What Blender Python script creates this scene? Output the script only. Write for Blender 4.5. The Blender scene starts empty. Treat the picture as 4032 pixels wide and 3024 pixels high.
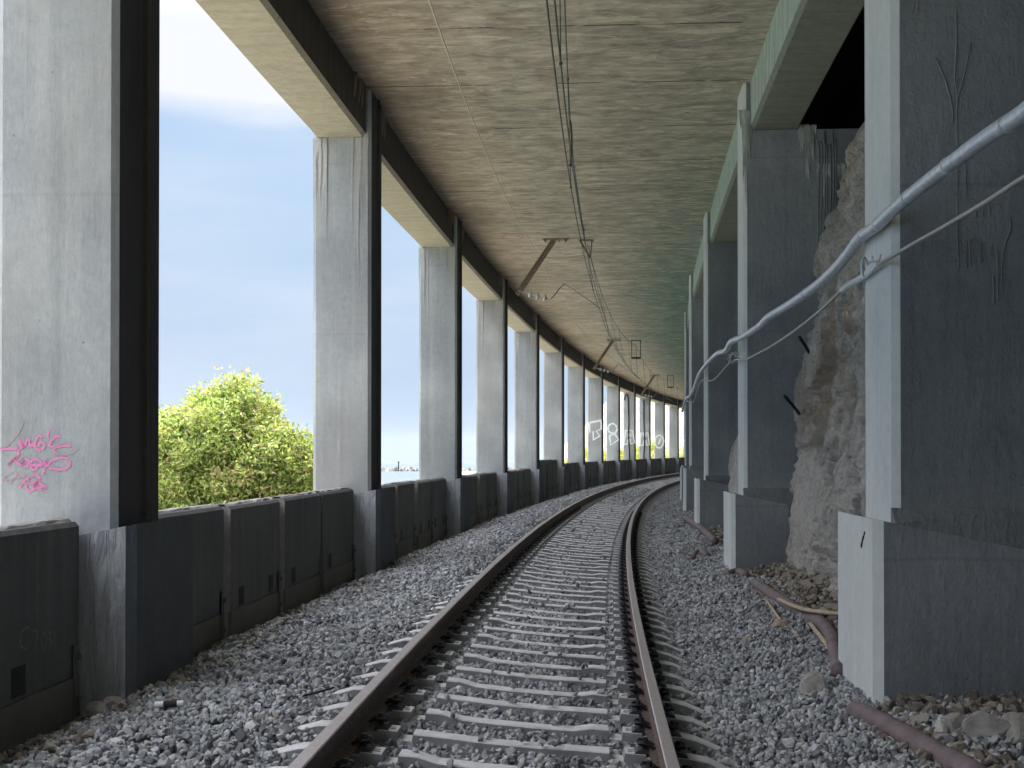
import bpy, bmesh, math, random
import numpy as np
from mathutils import Vector, Matrix, noise
R=math.radians
random.seed(7); rng=np.random.default_rng(7)
C=bpy.context.scene.collection
EYE=1.7
# ---------------------------------------------------------------- camera
cam=bpy.data.cameras.new("camera"); camo=bpy.data.objects.new("camera",cam); C.objects.link(camo)
camo.location=(0,0,EYE); camo.rotation_euler=(R(90.6),0,0)
cam.sensor_width=36; cam.lens=48.0; cam.shift_y=(300-56)/4032; cam.clip_start=.05; cam.clip_end=60000
bpy.context.scene.camera=camo
# ---------------------------------------------------------------- sky, sun, exposure
SUN_EL,SUN_AZ=R(60),R(2)      # azimuth clockwise from +Y
world=bpy.data.worlds.new("World"); bpy.context.scene.world=world; world.use_nodes=True
wn=world.node_tree.nodes; wl=world.node_tree.links; wn.clear()
wo=wn.new('ShaderNodeOutputWorld'); bg=wn.new('ShaderNodeBackground'); sky=wn.new('ShaderNodeTexSky')
sky.sky_type='NISHITA'; sky.sun_disc=False; sky.sun_elevation=SUN_EL; sky.sun_rotation=SUN_AZ
sky.air_density=1.0; sky.dust_density=1.6; sky.ozone_density=1.5
tc=wn.new('ShaderNodeTexCoord'); mp=wn.new('ShaderNodeMapping'); mp.inputs['Scale'].default_value=(1.2,1.2,6.0)
ns=wn.new('ShaderNodeTexNoise'); ns.inputs['Scale'].default_value=2.2; ns.inputs['Detail'].default_value=9; ns.inputs['Roughness'].default_value=.55
rp=wn.new('ShaderNodeValToRGB'); rp.color_ramp.elements[0].position=.42; rp.color_ramp.elements[1].position=.70
sx=wn.new('ShaderNodeSeparateXYZ')
hr=wn.new('ShaderNodeMapRange'); hr.inputs['From Min'].default_value=.256; hr.inputs['From Max'].default_value=.274   # cloud bank above this height
hadd=wn.new('ShaderNodeMath'); hadd.operation='MULTIPLY_ADD'; hadd.inputs[1].default_value=.05; 
hm=wn.new('ShaderNodeMath'); hm.operation='MULTIPLY'; hm.inputs[1].default_value=.88
thin=wn.new('ShaderNodeMath'); thin.operation='MULTIPLY_ADD'; thin.inputs[1].default_value=.30
mx=wn.new('ShaderNodeMixRGB')
cb=wn.new('ShaderNodeMapRange'); cb.inputs['From Min'].default_value=.30; cb.inputs['From Max'].default_value=.75; cb.inputs['To Min'].default_value=4.7; cb.inputs['To Max'].default_value=21   # clouds boosted higher up, out of view, as added light for the interior
cc=wn.new('ShaderNodeCombineXYZ'); cbm=wn.new('ShaderNodeMath'); cbm.operation='MULTIPLY'; cbm.inputs[1].default_value=1.06
wl.new(cb.outputs[0],cc.inputs[0]); wl.new(cb.outputs[0],cc.inputs[1]); wl.new(cb.outputs[0],cbm.inputs[0]); wl.new(cbm.outputs[0],cc.inputs[2]); wl.new(cc.outputs[0],mx.inputs['Color2'])
hz=wn.new('ShaderNodeMapRange'); hz.inputs['From Min'].default_value=0; hz.inputs['From Max'].default_value=.55; hz.inputs['To Min'].default_value=.99; hz.inputs['To Max'].default_value=0.62
pale=wn.new('ShaderNodeMixRGB'); pale.inputs['Color2'].default_value=(2.0,2.75,3.75,1)
wl.new(tc.outputs['Generated'],mp.inputs['Vector']); wl.new(mp.outputs[0],ns.inputs['Vector']); wl.new(ns.outputs[0],rp.inputs[0])
wl.new(tc.outputs['Generated'],sx.inputs[0]); wl.new(sx.outputs['Z'],cb.inputs['Value'])
wl.new(ns.outputs[0],hadd.inputs[0]); wl.new(sx.outputs['Z'],hadd.inputs[2]); wl.new(hadd.outputs[0],hr.inputs['Value'])
wl.new(hr.outputs[0],hm.inputs[0]); wl.new(rp.outputs[0],thin.inputs[0]); wl.new(hm.outputs[0],thin.inputs[2])
wl.new(sx.outputs['Z'],hz.inputs['Value']); wl.new(hz.outputs[0],pale.inputs['Fac']); wl.new(sky.outputs[0],pale.inputs['Color1'])
wl.new(thin.outputs[0],mx.inputs['Fac']); wl.new(pale.outputs[0],mx.inputs['Color1']); wl.new(mx.outputs[0],bg.inputs['Color'])
thin.use_clamp=True
bg.inputs['Strength'].default_value=.115
wl.new(bg.outputs[0],wo.inputs[0])
sl=bpy.data.lights.new("sun",'SUN'); sl.energy=4.6; sl.angle=R(.5); sl.color=(1,.95,.87)
so=bpy.data.objects.new("sun",sl); C.objects.link(so)
sd=Vector((math.sin(SUN_AZ)*math.cos(SUN_EL),math.cos(SUN_AZ)*math.cos(SUN_EL),math.sin(SUN_EL)))
so.rotation_euler=sd.to_track_quat('Z','Y').to_euler()
vs=bpy.context.scene.view_settings; vs.view_transform='Standard'; vs.look='None'; vs.exposure=0.88; vs.gamma=1
cy=bpy.context.scene.cycles; cy.max_bounces=14; cy.diffuse_bounces=10; cy.caustics_reflective=False; cy.caustics_refractive=False
# ---------------------------------------------------------------- centre lines
def make_line(th,kf,x0):
    A=np.arange(-90,230,.25); K=np.array([kf(a) for a in A]); i0=int(90/.25)
    T=np.concatenate([[0],np.cumsum((K[1:]+K[:-1])/2*.25)]); T=T-T[i0]+th
    X=np.concatenate([[0],np.cumsum(np.sin((T[1:]+T[:-1])/2)*.25)]); Y=np.concatenate([[0],np.cumsum(np.cos((T[1:]+T[:-1])/2)*.25)])
    return A,T,X-X[i0]+x0,Y-Y[i0]
SL=make_line(.0423,lambda a:.001516+6.4e-7*a,0)
TL=make_line(.0445,lambda a:.0018 if a<92 else .0012,-.415)
def grade(a): return .00169*a+2.15e-5*a*a if a>0 else .00169*a
def tgrade(a):
    return .006*a-1.25e-5*a*a if a<110 else .006*110-1.25e-5*110**2+.0033*(a-110)
def S(r,a,z=0):      # structure frame, r positive to the left (sea), z above the floor datum
    t=np.interp(a,SL[0],SL[1]); return Vector((np.interp(a,SL[0],SL[2])-r*math.cos(t),np.interp(a,SL[0],SL[3])+r*math.sin(t),EYE+z+grade(a)))
def heading(a): return float(np.interp(a,SL[0],SL[1]))
CANT=.145
def Tk(l,a,z=0):     # track frame; z=0 is the rail top plane
    t=np.interp(a,TL[0],TL[1]); return Vector((np.interp(a,TL[0],TL[2])-l*math.cos(t),np.interp(a,TL[0],TL[3])+l*math.sin(t),EYE-1.49+tgrade(a)+z+CANT*l/1.74))
def theading(a): return float(np.interp(a,TL[0],TL[1]))
A0,SP=9.1,10.265; DN,DO,CW=3.136,3.98,.944
HB,HC=4.604,5.28     # beam underside, ceiling, above eye
def ai(i): return A0+SP*i
def px(x,y,Z): return Vector(((x-1106)/2949*Z,Z,EYE+(994-y)/2949*Z))
# ---------------------------------------------------------------- object helpers
def link(o,parent=None):
    C.objects.link(o)
    if parent: o.parent=parent
    return o
def tag(o,label=None,cat=None,group=None,kind=None):
    if label: o['label']=label
    if cat: o['category']=cat
    if group: o['group']=group
    if kind: o['kind']=kind
    return o
def empty(name,loc,rz=0):
    o=bpy.data.objects.new(name,None); o.empty_display_size=.2; o.location=loc; o.rotation_euler=(0,0,rz); C.objects.link(o); return o
def mesh(name,V,F,mat,parent=None,origin=None,smooth=False,world=True):
    """V in world space unless world=False; origin = object location"""
    if parent is not None and world:
        M=Matrix.Translation(parent.location)@Matrix.Rotation(parent.rotation_euler.z,4,'Z'); Mi=M.inverted(); V=[Mi@Vector(v) for v in V]
    elif origin is not None: V=[Vector(v)-Vector(origin) for v in V]
    me=bpy.data.meshes.new(name); me.from_pydata([tuple(v) for v in V],[],F); me.update()
    if mat: me.materials.append(mat)
    if smooth: me.polygons.foreach_set('use_smooth',[True]*len(me.polygons))
    o=bpy.data.objects.new(name,me)
    if origin is not None and parent is None: o.location=origin
    return link(o,parent)
class MB:
    def __init__(s): s.V=[];s.F=[]
    def add(s,V,F): n=len(s.V); s.V+=[Vector(v) for v in V]; s.F+=[tuple(i+n for i in f) for f in F]
    def hexa(s,P): # 8 pts: bottom 4 ccw, top 4
        s.add(P,[(3,2,1,0),(4,5,6,7),(0,1,5,4),(1,2,6,5),(2,3,7,6),(3,0,4,7)])
    def box(s,c,d,M=None):
        x,y,z=d[0]/2,d[1]/2,d[2]/2; c=Vector(c)
        P=[Vector(p) for p in ((-x,-y,-z),(x,-y,-z),(x,y,-z),(-x,y,-z),(-x,-y,z),(x,-y,z),(x,y,z),(-x,y,z))]
        s.hexa([c+(M@p if M else p) for p in P])
    def prism(s,poly,z0,z1,f):
        """poly [(u,v)], f(u,v,z)->Vector ; z0/z1 number or function of (u,v)"""
        n=len(poly); g0=z0 if callable(z0) else (lambda u,v:z0); g1=z1 if callable(z1) else (lambda u,v:z1)
        V=[f(u,v,g0(u,v)) for u,v in poly]+[f(u,v,g1(u,v)) for u,v in poly]
        F=[tuple(range(n))[::-1],tuple(range(n,2*n))]+[(i,(i+1)%n,(i+1)%n+n,i+n) for i in range(n)]
        s.add(V,F)
    def tube(s,pts,rad,n=8,cap=True):
        pts=[Vector(p) for p in pts]; m=len(pts); V=[];F=[]; prev=None
        rr=rad if isinstance(rad,(list,tuple)) else [rad]*m
        for i,p in enumerate(pts):
            d=(pts[min(i+1,m-1)]-pts[max(i-1,0)])
            if d.length<1e-9: d=Vector((0,0,1))
            d.normalize()
            if prev is None: a=d.orthogonal().normalized()
            else:
                a=prev-d*prev.dot(d); a=a.normalized() if a.length>1e-6 else d.orthogonal().normalized()
            prev=a; b=d.cross(a)
            for k in range(n):
                t=2*math.pi*k/n; V.append(p+(a*math.cos(t)+b*math.sin(t))*rr[i])
        for i in range(m-1):
            for k in range(n):
                F.append((i*n+k,i*n+(k+1)%n,(i+1)*n+(k+1)%n,(i+1)*n+k))
        if cap: F.append(tuple(range(n))[::-1]); F.append(tuple(range((m-1)*n,m*n)))
        s.add(V,F)
    def build(s,name,mat,parent=None,origin=None,smooth=False,world=True): return mesh(name,s.V,s.F,mat,parent,origin,smooth,world)
def fixn(o):
    bm=bmesh.new(); bm.from_mesh(o.data); bmesh.ops.recalc_face_normals(bm,faces=bm.faces); bm.to_mesh(o.data); bm.free(); return o
# ---------------------------------------------------------------- materials
def newmat(name):
    m=bpy.data.materials.new(name); m.use_nodes=True; nt=m.node_tree; b=nt.nodes['Principled BSDF']; return m,nt,b
def nd(nt,t,**kw):
    n=nt.nodes.new(t)
    for k,v in kw.items():
        if k in n.inputs: n.inputs[k].default_value=v
        else: setattr(n,k,v)
    return n
def c4(c): return (c[0],c[1],c[2],1)
def tex(nt,vec,scale,detail=5,rough=.55,stretch=None,dist=0):
    if stretch:
        mpp=nd(nt,'ShaderNodeMapping'); mpp.inputs['Scale'].default_value=stretch; nt.links.new(vec,mpp.inputs[0]); vec=mpp.outputs[0]
    n=nd(nt,'ShaderNodeTexNoise',Scale=scale,Detail=detail,Roughness=rough,Distortion=dist); nt.links.new(vec,n.inputs['Vector']); return n.outputs[0]
def ramp(nt,fac,p0,p1,c0=(0,0,0),c1=(1,1,1)):
    r=nd(nt,'ShaderNodeValToRGB'); r.color_ramp.elements[0].position=p0; r.color_ramp.elements[1].position=p1
    r.color_ramp.elements[0].color=c4(c0); r.color_ramp.elements[1].color=c4(c1); nt.links.new(fac,r.inputs[0]); return r.outputs[0]
def mix(nt,fac,a,b,mode='MIX'):
    n=nd(nt,'ShaderNodeMixRGB',blend_type=mode)
    for s,v in (('Fac',fac),('Color1',a),('Color2',b)):
        if isinstance(v,(int,float)): n.inputs[s].default_value=v
        elif isinstance(v,tuple): n.inputs[s].default_value=c4(v)
        else: nt.links.new(v,n.inputs[s])
    return n.outputs[0]
def math_(nt,op,a,b=None,clamp=False):
    n=nd(nt,'ShaderNodeMath',operation=op); n.use_clamp=clamp
    for i,v in ((0,a),(1,b)):
        if v is None: continue
        if isinstance(v,(int,float)): n.inputs[i].default_value=v
        else: nt.links.new(v,n.inputs[i])
    return n.outputs[0]
def pos(nt): return nd(nt,'ShaderNodeNewGeometry').outputs['Position']
def bump(nt,b,hs,prev=None):
    for h,st,d in hs:
        n=nd(nt,'ShaderNodeBump',Strength=st,Distance=d); nt.links.new(h,n.inputs['Height'])
        if prev is not None: nt.links.new(prev,n.inputs['Normal'])
        prev=n.outputs[0]
    nt.links.new(prev,b.inputs['Normal'])
def concrete(name,base,alt,streak=(.5,.5,.5),sfac=.4,white=.0,dark=.35,trowel=.5,ripple=0,rough=.9,warm=None,seam=0):
    m,nt,b=newmat(name); p=pos(nt)
    col=mix(nt,ramp(nt,tex(nt,p,.9,6,.6),.38,.64),base,alt)
    fine=tex(nt,p,14,6,.7); col=mix(nt,.35,col,ramp(nt,fine,.3,.7,(.35,.35,.35),(.65,.65,.65)),'OVERLAY')
    st=tex(nt,p,1.0,7,.62,stretch=(5.5,5.5,.28)); col=mix(nt,math_(nt,'MULTIPLY',ramp(nt,st,.5,.72),sfac),col,streak)
    st2=tex(nt,p,1.0,6,.6,stretch=(9,9,.2)); dk=tuple(c*.45 for c in base); col=mix(nt,math_(nt,'MULTIPLY',ramp(nt,st2,.56,.78),dark),col,dk)
    if warm: col=mix(nt,math_(nt,'MULTIPLY',ramp(nt,tex(nt,p,.5,4,.5,stretch=(1,1,.5)),.5,.75),.6),col,warm)
    if seam:
        sp=nd(nt,'ShaderNodeSeparateXYZ'); nt.links.new(p,sp.inputs[0]); zz=math_(nt,'ADD',sp.outputs[2],math_(nt,'MULTIPLY',tex(nt,p,2.5,3),.03))
        fr=math_(nt,'ABSOLUTE',math_(nt,'SUBTRACT',math_(nt,'FRACT',math_(nt,'DIVIDE',math_(nt,'ADD',zz,.15),2.45)),.5)); ln=ramp(nt,fr,.002,.006,(1,1,1),(0,0,0))
        col=mix(nt,math_(nt,'MULTIPLY',ln,seam),col,(.16,.16,.16)); bd=ramp(nt,fr,.0,.35,(.54,.54,.54),(.46,.46,.46)); col=mix(nt,.6,col,bd,'OVERLAY')
        pt=ramp(nt,tex(nt,p,.55,3,.5),.46,.60,(.44,.44,.45),(.57,.57,.57)); col=mix(nt,.8,col,pt,'OVERLAY')
        po=nd(nt,'ShaderNodeTexVoronoi',Scale=7); nt.links.new(p,po.inputs['Vector']); pm=math_(nt,'MULTIPLY',ramp(nt,po.outputs['Distance'],.05,.09,(1,1,1),(0,0,0)),ramp(nt,tex(nt,p,3,2),.55,.6)); col=mix(nt,math_(nt,'MULTIPLY',pm,.6),col,(.1,.1,.1))
    if white: 
        w=tex(nt,p,1.3,8,.7,stretch=(3,3,.5)); col=mix(nt,math_(nt,'MULTIPLY',ramp(nt,w,.66,.74),white),col,(.62,.64,.62))
    nt.links.new(col,b.inputs['Base Color']); b.inputs['Roughness'].default_value=rough; b.inputs['Specular IOR Level'].default_value=.25
    hs=[(tex(nt,p,38,4,.6),trowel*.5,.006),(tex(nt,p,9,5,.6,stretch=(1,1,.45)),trowel*.6,.012),(tex(nt,p,2.2,3,.5),.25,.03)]
    if ripple: hs.append((ramp(nt,tex(nt,p,11,5,.62,stretch=(1.4,1.4,.22),dist=.7),.42,.62),ripple,.02))
    bump(nt,b,hs); return m
M={}
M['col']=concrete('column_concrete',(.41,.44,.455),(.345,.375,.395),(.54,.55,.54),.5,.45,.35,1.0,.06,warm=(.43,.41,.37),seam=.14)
M['colShade']=concrete('shaded_column_concrete',(.068,.070,.082),(.05,.052,.062),(.11,.10,.10),.5,.0,.4,.8,.0)  # column concrete darkened on track-facing sides: shade put into the colour
M['pedD']=concrete('pedestal_shaded_side',(.12,.135,.155),(.095,.108,.125),(.15,.155,.165),.3,.0,.3,1.0,.25)  # pedestal concrete darkened towards the track, shade painted in
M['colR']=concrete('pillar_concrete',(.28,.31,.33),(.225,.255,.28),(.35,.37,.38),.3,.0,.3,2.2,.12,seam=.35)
M['fillet']=concrete('mortar_fillet',(.225,.25,.265),(.16,.17,.175),(.28,.29,.285),.5,.0,.4,2.5,.3)
M['faceR']=concrete('skylit_face_concrete',(.60,.65,.65),(.52,.57,.58),(.68,.70,.69),.4,.2,.25,.6,.06)  # pillar concrete made paler towards the openings: sky light put into the colour
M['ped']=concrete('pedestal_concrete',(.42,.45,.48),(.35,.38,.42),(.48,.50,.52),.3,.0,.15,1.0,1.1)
M['panel']=concrete('panel_concrete',(.15,.155,.16),(.115,.12,.127),(.24,.235,.22),.4,.0,.35,.5)
M['mortar']=concrete('mortar_and_lit_end',(.36,.35,.33),(.20,.20,.20),(.5,.5,.48),.5,.2,.3,1.6)
M['strip']=concrete('lower_strip_concrete',(.19,.19,.18),(.15,.155,.145),(.22,.215,.195),.4,0,.4,.4)
def beam_mat(name,c0,c1,c2):
    m,nt,b=newmat(name); p=pos(nt)
    uv=nd(nt,'ShaderNodeUVMap').outputs[0]
    s=tex(nt,uv,1.0,7,.65,stretch=(1.2,5,1)); col=mix(nt,ramp(nt,s,.35,.68),c0,c1)
    s2=tex(nt,uv,1.0,6,.6,stretch=(.8,11,1)); col=mix(nt,math_(nt,'MULTIPLY',ramp(nt,s2,.55,.75),.5),col,c2)
    f=tex(nt,p,10,6,.7); col=mix(nt,.35,col,ramp(nt,f,.3,.7,(.3,.3,.3),(.7,.7,.7)),'OVERLAY')
    nt.links.new(col,b.inputs['Base Color']); b.inputs['Roughness'].default_value=.9; b.inputs['Specular IOR Level'].default_value=.2
    bump(nt,b,[(tex(nt,p,30,4,.6),.4,.006),(s2,.3,.02)]); return m
M['beamL_in']=beam_mat('shaded_beam_face',(.065,.06,.057),(.10,.094,.085),(.042,.04,.038))  # left beam's track face, its shade painted as a dark colour
M['beam_un']=beam_mat('beam_soffit',(.45,.42,.32),(.36,.335,.26),(.52,.49,.40))
M['beamR_in']=beam_mat('skylit_green_beam_face',(.44,.55,.49),(.26,.34,.30),(.60,.66,.60))  # right beam's track face, light from the openings painted into the colour
M['beamR_un']=beam_mat('dark_soffit',(.22,.25,.205),(.17,.195,.165),(.28,.30,.25))
# ceiling
def ceiling_mat():
    m,nt,b=newmat('ceiling_concrete'); p=pos(nt); uv=nd(nt,'ShaderNodeUVMap').outputs[0]
    sp=nd(nt,'ShaderNodeSeparateXYZ'); nt.links.new(uv,sp.inputs[0]); u,v=sp.outputs[0],sp.outputs[1]   # u = lateral m (left +), v = arc m
    big=tex(nt,uv,.35,5,.6); 
    base=mix(nt,ramp(nt,tex(nt,uv,1.0,8,.62,stretch=(.8,2.2,1),dist=.6),.36,.66),(.37,.345,.285),(.55,.52,.43))
    bl=ramp(nt,tex(nt,uv,.75,7,.68,stretch=(1,1.5,1),dist=.8),.42,.60,(.36,.36,.36),(.60,.60,.60)); base=mix(nt,.6,base,bl,'OVERLAY'); base=mix(nt,.75,base,ramp(nt,tex(nt,uv,2.4,8,.7,stretch=(1,1.6,1)),.34,.66,(.30,.30,.30),(.66,.66,.66)),'OVERLAY')
    # rusty brown staining near the left beam, darker sooty band along it
    edge=math_(nt,'ADD',u,math_(nt,'MULTIPLY',big,1.6)); e1=ramp(nt,math_(nt,'DIVIDE',edge,5.0),.46,.80)
    base=mix(nt,math_(nt,'MULTIPLY',e1,.75),base,(.40,.29,.20))
    e2=ramp(nt,math_(nt,'DIVIDE',edge,5.0),.74,.90); base=mix(nt,math_(nt,'MULTIPLY',e2,.5),base,(.22,.165,.12))
    ew=math_(nt,'MULTIPLY',ramp(nt,math_(nt,'DIVIDE',u,5.0),.59,.64),ramp(nt,tex(nt,uv,3.0,8,.75,stretch=(1,2,1)),.60,.66)); base=mix(nt,math_(nt,'MULTIPLY',ew,.8),base,(.60,.54,.44))
    # teal lens cast put into the colour on the land side further along
    g1=ramp(nt,math_(nt,'DIVIDE',math_(nt,'ADD',math_(nt,'MULTIPLY',u,-1),math_(nt,'MULTIPLY',big,1.5)),4.0),.1,.62)
    g2=ramp(nt,math_(nt,'DIVIDE',v,90.0),.20,.50)
    g3=math_(nt,'MULTIPLY',math_(nt,'MULTIPLY',g1,g2),.85); base=mix(nt,g3,base,(.07,.21,.18))
    g4=math_(nt,'MULTIPLY',g1,.22); base=mix(nt,g4,base,(.20,.235,.19))
    # pale limewash wisps
    w=tex(nt,uv,1.0,9,.68,stretch=(1.6,4.6,1),dist=1.4); base=mix(nt,math_(nt,'MULTIPLY',ramp(nt,w,.50,.64),.7),base,(.68,.65,.52))
    w2=tex(nt,uv,1.0,9,.7,stretch=(1.8,4,1),dist=1.6); base=mix(nt,math_(nt,'MULTIPLY',ramp(nt,w2,.50,.68),.6),base,(.17,.16,.13))
    # joints every 2.57 m
    jj=math_(nt,'ABSOLUTE',math_(nt,'SUBTRACT',math_(nt,'FRACT',math_(nt,'DIVIDE',math_(nt,'ADD',v,math_(nt,'MULTIPLY',tex(nt,uv,1.3,3),.03)),2.566)),.5))
    jn=ramp(nt,jj,.005,.011,(1,1,1),(0,0,0)); brk=ramp(nt,tex(nt,uv,1.0,5,.6,stretch=(1.5,.4,1)),.42,.55)
    jm=math_(nt,'MULTIPLY',jn,brk); base=mix(nt,math_(nt,'MULTIPLY',jm,.95),base,(.045,.04,.035))
    jn2=ramp(nt,jj,.008,.03,(1,1,1),(0,0,0)); wm=ramp(nt,tex(nt,uv,1.0,8,.75,stretch=(3.5,7,1)),.58,.66)
    base=mix(nt,math_(nt,'MULTIPLY',math_(nt,'MULTIPLY',jn2,wm),.9),base,(.62,.58,.48))
    # small dark drain holes
    vo=nd(nt,'ShaderNodeTexVoronoi',Scale=1.5,Randomness=1.0); nt.links.new(uv,vo.inputs['Vector'])
    hole=ramp(nt,vo.outputs['Distance'],.035,.055,(1,1,1),(0,0,0)); hm=math_(nt,'MULTIPLY',hole,ramp(nt,tex(nt,uv,.9,2),.5,.52))
    base=mix(nt,math_(nt,'MULTIPLY',hm,.85),base,(.03,.025,.02))
    nt.links.new(base,b.inputs['Base Color']); b.inputs['Roughness'].default_value=.92; b.inputs['Specular IOR Level'].default_value=.2
    bump(nt,b,[(tex(nt,p,26,5,.65),.7,.01),(w,.5,.03),(jm,-.8,.02)]); return m
M['ceil']=ceiling_mat()
M['stain']=concrete('pale_water_stain',(.50,.51,.50),(.42,.43,.43),(.58,.58,.56),.4,.2,.2,.8,0)
def simple(name,c,rough=.6,metal=0,n=0,c2=None,sc=8,bs=0):
    m,nt,b=newmat(name); b.inputs['Roughness'].default_value=rough; b.inputs['Metallic'].default_value=metal
    if c2:
        p=pos(nt); f=tex(nt,p,sc,6,.65); nt.links.new(mix(nt,ramp(nt,f,.35,.65),c,c2),b.inputs['Base Color'])
        if bs: bump(nt,b,[(f,bs,.01),(tex(nt,p,sc*6,4,.6),bs*.6,.003)])
    else: b.inputs['Base Color'].default_value=c4(c)
    return m
M['rail']=simple('rusty_rail_steel',(.06,.04,.035),.75,.2,c2=(.12,.085,.075),sc=20,bs=.3)
M['railtop']=simple('worn_rail_head',(.52,.48,.49),.40,.35,c2=(.40,.36,.37),sc=35,bs=.08)
M['sleeper']=simple('sleeper_concrete',(.66,.67,.69),.85,0,c2=(.50,.51,.53),sc=9,bs=.35)
M['sleeperside']=simple('shaded_sleeper_side',(.30,.31,.33),.9,0,c2=(.22,.23,.24),sc=9,bs=.4)  # sleeper concrete darkened on upright faces, shade baked into the tone
M['clip']=simple('black_spring_clip',(.018,.02,.03),.5,.4,c2=(.03,.03,.04),sc=40)
M['steel']=simple('weathered_bracket_steel',(.24,.195,.15),.8,.1,c2=(.32,.27,.21),sc=14,bs=.2)
M['galv']=simple('galvanised_conduit',(.66,.73,.80),.42,.45,c2=(.46,.51,.58),sc=18,bs=.15)
M['wire']=simple('oxidised_wire',(.055,.095,.09),.5,.6)
M['wire2']=simple('pale_cable',(.62,.59,.48),.6,.3)
M['cable']=simple('pale_grey_cable',(.45,.44,.42),.55,.2,c2=(.36,.35,.34),sc=30)
M['white']=simple('glass_insulator',(.70,.74,.72),.15,0)
M['whitep']=simple('white_plastic',(.75,.77,.80),.4)
M['pipe']=simple('mauve_clay_pipe',(.20,.155,.165),.75,0,c2=(.12,.095,.10),sc=7,bs=.5)
M['wood']=simple('dry_cane',(.50,.42,.31),.8,0,c2=(.36,.29,.20),sc=14,bs=.3)
M['dark']=simple('black_recess',(.03,.03,.034),.9)
M['iron']=simple('rusty_iron',(.03,.03,.032),.8,.2)
M['pink']=simple('pink_paint',(.78,.22,.50),.6,c2=(.70,.32,.52),sc=30)
M['pinkf']=simple('faded_pink_paint',(.58,.36,.46),.7,c2=(.46,.40,.44),sc=30)
M['wpaint']=simple('white_paint',(.80,.84,.85),.6)
M['dpaint']=simple('faded_grey_chalk',(.26,.25,.25),.9,c2=(.18,.17,.17),sc=25)
# ballast stones: colour per stone
def stone_mat(name,cols):
    m,nt,b=newmat(name); at=nd(nt,'ShaderNodeAttribute'); at.attribute_name='rnd'
    r=nd(nt,'ShaderNodeValToRGB'); r.color_ramp.interpolation='LINEAR'; els=r.color_ramp.elements
    while len(els)<len(cols): els.new(.5)
    for i,(ps,c) in enumerate(cols): els[i].position=ps; els[i].color=c4(c)
    nt.links.new(at.outputs['Fac'],r.inputs[0]); p=pos(nt)
    col=mix(nt,.55,r.outputs[0],ramp(nt,tex(nt,p,55,5,.7),.3,.7,(.25,.25,.25),(.75,.75,.75)),'OVERLAY')
    # rusty/oily dirt along the middle of the track and by the walls
    dirt=ramp(nt,tex(nt,p,.8,5,.6),.55,.75); col=mix(nt,math_(nt,'MULTIPLY',dirt,.35),col,(.12,.105,.09))
    nt.links.new(col,b.inputs['Base Color']); b.inputs['Roughness'].default_value=.85; b.inputs['Specular IOR Level'].default_value=.35
    bump(nt,b,[(tex(nt,p,90,4,.7),.5,.004)]); return m
M['stone']=stone_mat('ballast_stone',[(0,(.11,.115,.125)),(.15,(.21,.225,.245)),(.55,(.35,.375,.40)),(.88,(.48,.505,.53)),(.96,(.42,.385,.35)),(1,(.60,.62,.64))])
def gravel_bed():
    m,nt,b=newmat('gravel_bed'); p=pos(nt)
    vo=nd(nt,'ShaderNodeTexVoronoi',Scale=17); nt.links.new(p,vo.inputs['Vector'])
    sv=nd(nt,'ShaderNodeSeparateColor'); nt.links.new(vo.outputs['Color'],sv.inputs[0])
    col=mix(nt,sv.outputs[0],(.20,.21,.23),(.42,.45,.48)); col=mix(nt,ramp(nt,vo.outputs['Distance'],.25,.7),col,(.05,.05,.055))
    nt.links.new(col,b.inputs['Base Color']); b.inputs['Roughness'].default_value=.9
    bump(nt,b,[(vo.outputs['Distance'],-1.0,.05)]); return m
M['bed']=gravel_bed()
def rock_mat():
    m,nt,b=newmat('limestone_rock'); p=pos(nt)
    col=mix(nt,ramp(nt,tex(nt,p,1.6,8,.65),.35,.65),(.62,.60,.56),(.82,.79,.72))
    vo=nd(nt,'ShaderNodeTexVoronoi',Scale=9,feature='DISTANCE_TO_EDGE'); mpn=nd(nt,'ShaderNodeMapping'); 
    dn=nd(nt,'ShaderNodeTexNoise',Scale=6,Detail=4); nt.links.new(p,dn.inputs['Vector'])
    ad=mix(nt,.25,p,dn.outputs['Color'],'ADD'); nt.links.new(ad,vo.inputs['Vector'])
    crack=ramp(nt,vo.outputs['Distance'],.01,.09,(1,1,1),(0,0,0)); col=mix(nt,math_(nt,'MULTIPLY',crack,.22),col,(.14,.125,.11))
    sp=nd(nt,'ShaderNodeSeparateXYZ'); nt.links.new(p,sp.inputs[0])
    rz=ramp(nt,math_(nt,'DIVIDE',sp.outputs[2],6.0),.25,.42); col=mix(nt,.9,col,ramp(nt,tex(nt,p,16,10,.8,dist=.6),.34,.60,(.24,.24,.24),(.92,.92,.92)),'OVERLAY')
    rust=math_(nt,'MULTIPLY',ramp(nt,tex(nt,p,1.1,6,.6,stretch=(1,1,.5)),.50,.66),rz); col=mix(nt,math_(nt,'MULTIPLY',rust,.7),col,(.62,.45,.28))
    col=mix(nt,math_(nt,'MULTIPLY',ramp(nt,tex(nt,p,7,8,.75),.55,.75),.45),col,(.38,.36,.32))
    col=mix(nt,math_(nt,'MULTIPLY',ramp(nt,tex(nt,p,4,8,.75,dist=1),.56,.70),.55),col,(.78,.77,.73))
    nt.links.new(col,b.inputs['Base Color']); b.inputs['Roughness'].default_value=.9
    bump(nt,b,[(tex(nt,p,9,10,.78,dist=1.2),1.0,.13),(tex(nt,p,34,6,.75),.8,.03)]); return m
M['rock']=rock_mat()
M['boulder']=simple('rubble_rock',(.38,.37,.35),.9,0,c2=(.22,.21,.20),sc=12,bs=.6)
M['tanrock']=simple('tan_rock',(.42,.33,.24),.9,0,c2=(.30,.24,.19),sc=12,bs=.5)
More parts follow.
